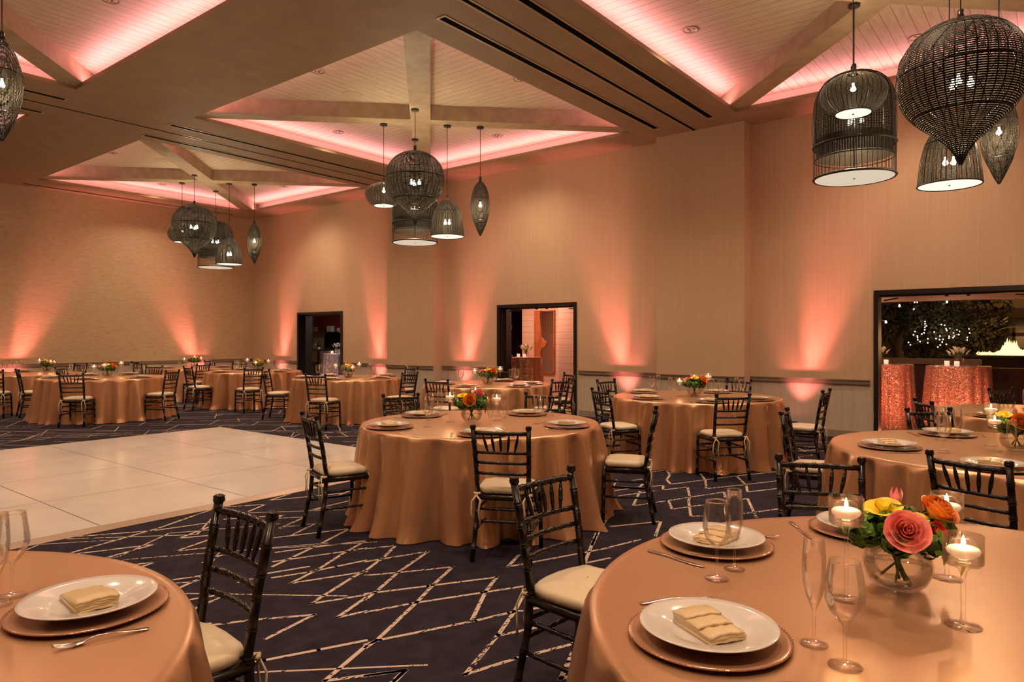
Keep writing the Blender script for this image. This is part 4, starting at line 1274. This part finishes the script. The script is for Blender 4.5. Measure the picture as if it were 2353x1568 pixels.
# ------------------------------------------------------------------ uplight fixtures
upn = ['left of the left doorway', 'right of the left doorway', 'left of the middle doorway', 'right of the middle doorway', 'left of the patio doorway', 'at the left end of the left wall', 'at the middle of the left wall']
def uplight_p():
    t = thing('floor_uplight', '', 'uplight')
    MB().lathe([(.001, .06), (.07, .06), (.075, .08), (.075, .21), (.068, .215), (.06, .19), (.001, .19)], 24).build('can', 'black', t, True)
    b = MB(); b.box(-.07, .07, -.05, .05, 0, .012); b.box(-.088, -.080, -.02, .02, .01, .15); b.box(.080, .088, -.02, .02, .01, .15)
    b.build('bracket', 'black', t)
    MB().lathe([(.001, .1915), (.058, .1915)], 20).build('lens', emit('uplight_lens', CORAL, 5), t)
    return Placer(t)
UP = uplight_p()
for i, (ax, p, lean) in enumerate(UPL):
    loc = (p, WY-.26, 0) if ax == 'y' else (WX+.26, p, 0)
    UP.put(loc, 0 if ax == 'y' else pi/2, 'small black pink-glowing uplight on the floor %s' % upn[i], 'wall uplights')

# ------------------------------------------------------------------ beyond the doorways
def sequin_table(x, y, r, h, mat, label, seed):
    rr = random.Random(seed); n = 120
    comps = [(k, rr.uniform(.4, 1), rr.uniform(0, 6.28)) for k in (7, 11, 13, 16, 21)]; nm = sum(c[1] for c in comps)*.5
    b = MB()
    for kq in (0, .5, .95): 
        for i in range(n): b.v.append((r*kq*cos(2*pi*i/n), r*kq*sin(2*pi*i/n), h))
    ss = [0, .01, .05, .15, .3, .5, .7, .85, .95, 1]
    for s in ss:
        for i in range(n):
            a = 2*pi*i/n; F = sum(c[1]*cos(c[0]*a+c[2]) for c in comps)/nm
            q = r+.006+.05*s+.035*(s**.6)*F+(.05*max(0, s-.9)*10*.5 if s > .9 else 0)
            b.v.append((q*cos(a), q*sin(a), max(.006, h-(h-.006)*s)))
    for j in range(3+len(ss)-1):
        for i in range(n):
            i2 = (i+1) % n; b.face([j*n+i, j*n+i2, (j+1)*n+i2, (j+1)*n+i][::-1])
    o = b.build('sequin_tablecloth', mat, None, True, (x, y, 0)); tag(o, label, 'tablecloth', 'sequin cocktail cloths')
    return o
def calla(x, y, z, label):
    t = thing('calla_bouquet', label, 'flowers', (x, y, z), 0, 'white calla bouquets'); t.scale = (1.35, 1.35, 1.25)
    MB().lathe([(.001, 0), (.05, 0), (.052, .004), (.052, .10), (.049, .10), (.048, .008), (.001, .008)], 24).build('vase', 'glass2', t, True)
    b = MB(); b2 = MB(); r = random.Random(int(x*10))
    for i in range(10):
        a = i*2.4; R = .02+.008*i
        tip = (R*cos(a), R*sin(a), .19-.006*i)
        b.tube([(0, 0, .02), (tip[0]*.4, tip[1]*.4, .12), tip], .004, 5)
        u = (cos(a), sin(a))
        v0 = len(b2.v)
        for j in range(6):
            s = j/5; w = .004+.022*s
            for q in range(8):
                an = 2*pi*q/8
                b2.v.append((tip[0]+w*cos(an)+u[0]*.02*s, tip[1]+w*sin(an)+u[1]*.02*s, tip[2]-.01+.05*s+(.02*cos(an-a)*s)))
        for j in range(5):
            for q in range(8): b2.face([v0+j*8+q, v0+j*8+(q+1) % 8, v0+(j+1)*8+(q+1) % 8, v0+(j+1)*8+q])
    b.build('stems', 'stem_g', t, True); b2.build('blooms', 'white_petal', t, True)
    return t
def votive(x, y, z, label):
    t = thing('votive_candle', label, 'candle', (x, y, z), 0, 'votive candles')
    MB().lathe([(.001, 0), (.034, 0), (.036, .075), (.033, .075), (.031, .006), (.001, .006)], 20).build('glass_cup', 'votive', t, True)
    MB().lathe([(.001, .02), (.004, .024), (.005, .03), (.001, .045)], 8).build('flame', 'flame', t, True)
# floor outside the hall
OY = WY+WT
struct(MB().box(WX-3, 9, OY, 24, -.05, -.001).build('floor_lobby', 'oak'))
# lobby behind the middle doorway
BY = 14.3
hw = MB(); hw.box(-10.96, -9.44, BY, BY+.1, 0, 3.2)
hw.box(-9.44, -6.0, BY-.55, BY-.45, 0, 3.2); hw.box(-9.44, -9.36, BY-.5, BY, 0, 3.2)
struct(hw.build('wall_lobby', 'hall_wall'))
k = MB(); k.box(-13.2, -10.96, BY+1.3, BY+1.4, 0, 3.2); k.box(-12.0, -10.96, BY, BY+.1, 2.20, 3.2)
struct(k.build('wall_lobby_shade', 'shade_dark_wall'))  # back of the dark opening, its shade painted into the wall
struct(MB().box(-13.2, -6, OY, BY+1.4, 2.7, 2.8).build('ceiling_lobby', 'hall_wall'))
struct(MB().box(-6.05, -5.95, OY, BY, 0, 2.8).build('wall_lobby_side', 'hall_wall'))
light('AREA', 'lobby_light', (-10.1, 13.1, 2.66), 17, (1.0, .42, .27), (0, 0, 0), shape='RECTANGLE', size=1.2, size_y=.6)
m = thing('wall_mirror', 'tall wall mirror with a live-edge wood slab in the middle doorway', 'mirror', (-10.225, BY-.03, 1.42))
MB().box(-.29, .29, -.01, .01, -.76, .76).build('mirror_glass', 'mirror', m)
b = MB()
for q in ((-.31, -.285, -.78, .78), (.285, .31, -.78, .78), (-.31, .31, .76, .785), (-.31, .31, -.785, -.76)): b.box(q[0], q[1], -.025, .015, q[2], q[3])
b.build('frame', 'wood_slab', m)
b = MB(); edge = [(-.78, -.05), (-.55, -.06), (-.38, -.09), (-.26, -.10), (-.18, -.06), (-.13, .03), (-.08, .075), (-.03, .08), (.01, .05), (.04, -.02), (.10, -.065), (.20, -.085), (.35, -.10), (.5, -.12), (.65, -.13), (.78, -.115)]
v0 = 0
for (z, x) in edge:
    for (xx, yy) in ((-.285, -.035), (x, -.035), (x, -.012), (-.285, -.012)): b.v.append((xx, yy, z))
for j in range(len(edge)-1):
    for i in range(4): b.face([j*4+i, j*4+(i+1) % 4, (j+1)*4+(i+1) % 4, (j+1)*4+i])
b.face([0, 1, 2, 3]); b.face([len(edge)*4-4+i for i in range(4)][::-1])
b.build('wood_slab', 'wood_slab', m)
x, y, _ = atD(1208, 16.0)
sequin_table(x, y, .36, 1.07, 'sequin', 'copper sequin cloth on the cocktail table inside the middle doorway', 2)
calla(x+.0, y, 1.072, 'white calla lilies on the cocktail table in the middle doorway')
votive(x-.14, y-.1, 1.072, 'pink votive left of the callas in the middle doorway'); votive(x+.07, y-.15, 1.072, 'pink votive in front of the callas in the middle doorway')
# room behind the left doorway
B1 = 14.8
b = MB(); b.box(-20.5, -15.2, B1, B1+.1, 1.72, 3.0); struct(b.build('wall_bar_upper', 'red_wall'))
b = MB(); b.box(-20.5, -15.2, B1-.01, B1+.09, 0, 1.72); struct(b.build('wall_bar_lower', 'plaster'))
struct(MB().box(-20.5, -13.3, OY, B1, 2.6, 2.7).build('ceiling_bar', 'shade_dark_wall'))
struct(MB().box(-15.2, -13.2, B1, B1+.1, 0, 3.0).build('wall_bar_right', 'shade_dark_wall'))
struct(MB().box(-13.3, -13.2, OY, B1, 0, 3.0).build('wall_bar_side', 'shade_dark_wall'))
light('AREA', 'bar_light', (-17.0, 13.4, 2.55), 9, (1.0, .80, .62), (0, 0, 0), shape='RECTANGLE', size=1.0, size_y=.5)
def onW(px, py, yy):
    d = ray(px, py); t = yy/d[1]; return (d[0]*t, yy, CAMH+d[2]*t)
def wbox(name, mat, px0, py0, px1, py1, yy, th, label, cat, grp=None):
    a = onW(px0, py0, yy); c = onW(px1, py1, yy)
    o = MB().box(min(a[0], c[0]), max(a[0], c[0]), yy-th, yy, min(a[2], c[2]), max(a[2], c[2])).build(name, mat)
    return tag(o, label, cat, grp)
wbox('wall_shelf', 'steel', 716, 763, 790, 765, B1-.02, .22, 'long steel shelf on the red wall inside the left doorway', 'shelf')
wbox('television', 'screen', 749, 766, 790, 801, B1-.02, .06, 'black wall television inside the left doorway', 'television')
for i, (a, c, m_, l) in enumerate(((759, 763, 'paper', 'pale book left on the shelf in the left doorway'), (764, 768, 'china', 'white book right on the shelf in the left doorway'))):
    wbox('book', m_, a, 749.5, c, 762.5, B1-.05, .16, l, 'book', 'books on the wall shelf')
wbox('pillar_candle', 'china', 777, 754, 780, 762.5, B1-.05, .07, 'short white pillar at the right end of the shelf', 'ornament')
wbox('shelf_box', 'oakbox', 724, 752, 730, 762.5, B1-.05, .14, 'small brown box on the dark left part of the shelf', 'box')
wbox('sideboard', 'oakbox', 713, 808, 748, 832, B1-.02, .35, 'low orange wooden sideboard inside the left doorway', 'sideboard')
wbox('console', 'plaster', 752, 806, 770, 826, B1-.02, .3, 'cream console unit below the television', 'cabinet')
hx, hy, _ = onW(731, 806, 13.6)
t = thing('high_table', 'black high bar table in the left doorway with a frame on it', 'table', (hx, hy, 0))
MB().lathe([(.001, 1.10), (.42, 1.10), (.42, 1.14), (.001, 1.14)], 32).build('table_top', 'black', t)
MB().tube([(0, 0, .02), (0, 0, 1.10)], .035, 10).build('column', 'black', t)
MB().lathe([(.001, 0), (.26, 0), (.25, .02), (.001, .03)], 24).build('base', 'black', t)
o = MB(); o.box(-.075, .075, -.01, .01, 0, .20); f = tag(o.build('picture_frame', 'oakbox', None, False, (hx-.13, hy-.05, 1.142)), 'small framed card standing on the black high table', 'frame')
MB().box(-.06, .06, -.013, -.0095, .02, .18).build('card', 'paper', f)
t = thing('potted_sprig', 'dark leafy sprig in a small pot on the black high table', 'plant', (hx+.10, hy-.05, 1.142))
MB().lathe([(.001, 0), (.03, 0), (.038, .07), (.001, .07)], 14).build('pot', 'china', t, True)
b = MB(); leafy(b, (0, 0, .16), .07, 60, 4, .04); b.tube([(0, 0, .06), (0, 0, .18)], .004, 5); b.build('foliage', 'leaf_dark', t)
x, y, _ = atD(771, 19.6)
sequin_table(x, y, .36, 1.07, 'sequin_s', 'silver-lilac sequin cloth on the cocktail table in the left doorway', 5)
calla(x+.08, y, 1.072, 'white calla lilies on the cocktail table in the left doorway')
votive(x+.02, y-.14, 1.072, 'pink votive beside callas in the left doorway')
light('SPOT', 'added_bar_table_spot', (x+.5, y-.4, 2.5), 12, (.88, .78, 1.0), aim((-.3, .3, -1)), spot_size=radians(60), spot_blend=.6)  # unseen spot added to brighten the silver sequin cloth
# patio through the right doorway
for px, D, lab, sd in ((2040, 11.7, 'left', 8), (2201, 10.9, 'right', 9)):
    x, y, _ = atD(px, D)
    sequin_table(x, y, .37 if sd == 8 else .43, 1.07 if sd == 8 else 1.07, 'sequin', 'copper sequin cloth on the %s patio cocktail table' % lab, sd)
    calla(x-(.14 if sd == 8 else 0), y+.02, 1.072, 'white calla lilies on the %s patio cocktail table' % lab)
    votive(x+.0, y-.16, 1.072, 'glowing votive in front of callas on the %s patio table' % lab)
    if sd == 9: votive(x-.14, y-.08, 1.072, 'glowing votive left of callas on the right patio table')
    light('SPOT', 'added_patio_table_spot', (x-.3, y-.9, 2.17), 9, (1.0, .60, .42), aim((.3, 1.1, -1.5)), spot_size=radians(125), spot_blend=.8)  # unseen spot added to light the patio sequin table
# porch soffit and beam
struct(MB().box(-3.6, 3.5, OY, 13.0, 2.21, 2.40).build('ceiling_porch', 'plaster'))
struct(MB().box(-3.6, 3.5, 13.0, 13.25, 2.11, 2.40).build('trim_3', 'plaster'))
light('AREA', 'porch_glow', (-1.2, 12.0, .03), 9, (1.0, .30, .18), (pi, 0, 0), shape='RECTANGLE', size=2.2, size_y=.8)
wy = 19.0
struct(MB().box(-16, 14, wy, wy+.2, 0, 6).build('wall_courtyard', 'stucco'))
b = MB(); a = onW(2265, 731, wy); c = onW(2400, 800, wy)
wf = MB()
for q in ((a[0]-.25, a[0]), (c[0], c[0]+.25)): wf.box(q[0], q[1], wy-.06, wy, c[2]-.2, a[2]+.2)
wf.box(a[0], c[0], wy-.06, wy, a[2], a[2]+.2); mx = onW(2329, 760, wy)[0]; wf.box(mx-.03, mx+.03, wy-.05, wy, c[2], a[2])
mz = onW(2300, 769, wy)[2]; wf.box(a[0], c[0], wy-.05, wy, mz-.04, mz+.04)
w1 = struct(wf.build('window_1', 'bark'))
MB().box(a[0], c[0], wy-.03, wy-.01, c[2], a[2]).build('pane', 'screen', w1)
light('AREA', 'courtyard_glow', (1.0, 17.4, 4.6), 12, (1.0, .66, .28), aim((.1, .7, -.9)), shape='RECTANGLE', size=5, size_y=.5)
# planter wall, bench, fire pit
a = onW(2075, 790, 15.0); c = onW(2150, 800, 15.0)
struct(MB().box(-9, 8, 15.6, 15.9, 0, .95).build('wall_planter', 'brick'))
be = thing('patio_bench', 'low dark patio bench left of the fire pit', 'bench', ((a[0]+c[0])/2, 15.1, 0))
MB().box(-.95, .95, -.25, .25, 1.02, 1.12).build('slab', 'stucco', be); MB().box(-.8, .8, -.2, .2, 0, 1.02).build('base', 'brick', be)
fx, fy, _ = atD(2325, 13.6)
fp = thing('fire_pit', 'raised patio fire pit burning at the right edge', 'fire pit', (fx, fy, 0))
MB().box(-1.1, 1.4, -.35, .35, 0, 1.12).build('plinth', 'brick', fp)
MB().box(-1.15, 1.45, -.40, .40, 1.12, 1.17).build('coping', 'black', fp)
b = MB(); r = random.Random(2)
for i in range(34):
    u = -.55+1.2*i/33; h = (.07+.30*math.exp(-((u+.02)/.13)**2)+.12*math.exp(-((u-.45)/.2)**2))*r.uniform(.7, 1.1); yy = r.uniform(-.08, .08); l = r.uniform(-.04, .04)
    b.lathe([(.001, 0), (.035, .02), (.045, h*.3), (.025, h*.65), (.001, h)], 8, (u, yy, 1.17))
b.build('flames', 'fire', fp, True)
b = MB(); b.tube([(.05+.6*cos(pi-pi*i/16), 0, 1.18+.55*sin(pi*i/16)) for i in range(17)], .006, 5); b.build('spark_guard', 'black', fp)
light('POINT', 'fire_glow', (fx, fy, 1.55), 4, (1.0, .50, .16), shadow_soft_size=.2)
# tree with fairy lights
tx, ty, _ = atD(2062, 15.2)
tr = thing('courtyard_tree', 'bushy night tree wound with fairy lights beyond the patio doorway', 'tree', (tx, ty, 0))
b = MB(); b.tube([(0, 0, 0), (.05, 0, .8), (.0, 0, 1.4), (.3, .1, 2.0), (.8, .1, 2.4)], [.14, .12, .10, .08, .04], 10); b.tube([(0, 0, 1.3), (-.4, 0, 1.9), (-.8, 0, 2.4)], [.08, .06, .03], 8)
b.tube([(.02, 0, 1.25), (.6, 0, 1.5), (1.2, 0, 1.6)], [.07, .05, .02], 8); b.build('trunk', 'bark', tr, True)
b = MB(); r = random.Random(9)
for i in range(26):
    q = (r.uniform(-1.0, 2.1), r.uniform(-.5, .6), r.uniform(1.55, 3.0)); 
    if q[0] > 1.0 and q[2] > 2.2: q = (q[0], q[1], q[2]-.9)
    leafy(b, q, r.uniform(.28, .42), 300, i, .055)
b.build('foliage', 'tree_leaf', tr)
shr = thing('courtyard_shrub', 'dark rounded shrub right of the fairy-lit tree', 'shrub', (*atD(2195, 15.2)[:2], 0))
b = MB()
for i in range(12): leafy(b, (r.uniform(-.9, .9), r.uniform(-.3, .3), r.uniform(1.0, 1.9)), r.uniform(.3, .4), 240, i+40, .055)
b.build('foliage', 'tree_leaf', shr); MB().tube([(0, 0, 0), (0, 0, 1.2)], .06, 8).build('trunk', 'bark', shr)
sl = thing('fairy_lights', 'string of tiny warm fairy lights hanging in the courtyard tree', 'string lights', (tx, ty, 0))
pts = [(752, 517), (752, 551), (772, 583), (750, 605), (747, 640), (737, 688), (704, 704), (602, 668), (580, 720), (637, 735), (640, 757), (643, 790), (677, 818), (505, 832), (532, 868), (795, 776), (792, 838), (890, 675), (918, 775), (977, 735), (970, 790), (1024, 787), (1010, 826), (979, 870), (943, 900), (998, 562), (1046, 573), (1067, 627), (1079, 652), (1131, 622), (1157, 668), (1178, 686), (1200, 643), (1228, 643), (1275, 665), (1258, 714), (1190, 738), (1174, 760), (1115, 740), (1112, 767), (1410, 628), (1422, 690), (1491, 692), (1386, 757), (1385, 797), (1071, 860), (595, 228), (634, 228), (585, 330)]
bulb = None
for (a_, b_) in pts:
    p = atD(2010+a_/6.533, 14.4, 660+b_/6.533)
    if bulb is None:
        bulb = MB().lathe([(.001, -.011), (.009, -.006), (.010, 0), (.009, .006), (.001, .011)], 8).build('bulb', 'fairy', sl, True); o = bulb
    else:
        o = bulb.copy(); COL.objects.link(o); o.parent = sl
    o.location = (p[0]-tx, p[1]-ty, p[2])
b = MB(); b.tube([atDp for atDp in [(lambda p: (p[0]-tx, p[1]-ty, p[2]))(atD(2010+a_/6.533, 14.42, 660+b_/6.533)) for a_, b_ in pts[:46]]], .002, 3, False); b.build('wire', 'bark', sl)
gl = None
for i, (a_, b_, l) in enumerate(((368, 283, 'largest bright festoon bulb at the top left of the patio view'), (166, 528, 'festoon bulb low beside the left door jamb of the patio'), (1080, 222, 'festoon bulb right of centre under the porch beam'))):
    p = atD(2010+a_/6.533, 13.9, 660+b_/6.533)
    if gl is None:
        gl = MB().lathe([(.001, -.02), (.014, -.013), (.018, 0), (.013, .013), (.008, .022), (.008, .032), (.001, .032)], 12).build('festoon_bulb', emit('festoon', (1, .86, .6), 18), None, True); o = gl
    else:
        o = gl.copy(); COL.objects.link(o)
    o.location = p; tag(o, l, 'bulb', 'festoon bulbs')

q1, q2, q3 = [atD(2010+a_/6.533, 13.9, 660+(b_-16)/6.533) for a_, b_ in ((166, 528), (368, 283), (1080, 222))]
q0 = (q1[0]-1.6, q1[1]-.2, 1.2)
fc = MB().tube([(-3.55, 13.3, 2.15), q1, q2, q3, (q3[0]+1.6, 13.3, 2.2)], .004, 5).build('festoon_cable', 'black')
tag(fc, 'thin black cable carrying the festoon bulbs under the porch beam', 'cable')
# low level exit sign on the wall behind the chairs, seen between their rails
p = onW(1387, 938, WY)
ex = thing('exit_sign', 'low green EXIT sign on the wall behind two chairs', 'exit sign', (p[0], WY, p[2]))
MB().box(-.15, .15, -.012, -.001, -.085, .085).build('plate', 'dado', ex)
b = MB(); H_, W_, T_ = .055, .024, .007
def stroke(x0, z0, x1, z1):
    L = sqrt((x1-x0)**2+(z1-z0)**2); nx, nz = -(z1-z0)/L*T_/2, (x1-x0)/L*T_/2
    v0 = len(b.v)
    for y in (-.015, -.012):
        b.v += [(x0+nx, y, z0+nz), (x1+nx, y, z1+nz), (x1-nx, y, z1-nz), (x0-nx, y, z0-nz)]
    for f in ((0, 1, 2, 3), (7, 6, 5, 4), (0, 4, 5, 1), (1, 5, 6, 2), (2, 6, 7, 3), (3, 7, 4, 0)): b.face([v0+i for i in f])
x = -.10
stroke(x-W_, -H_, x-W_, H_); stroke(x-W_, H_, x+W_, H_); stroke(x-W_, 0, x+W_*.7, 0); stroke(x-W_, -H_, x+W_, -H_)
x = -.03; stroke(x-W_, -H_, x+W_, H_); stroke(x-W_, H_, x+W_, -H_)
x = .03; stroke(x, -H_, x, H_)
x = .09; stroke(x-W_*1.1, H_, x+W_*1.1, H_); stroke(x, -H_, x, H_)
b.build('lettering', P('sign_green', (0.01, 0.10, 0.03), 0.5), ex)
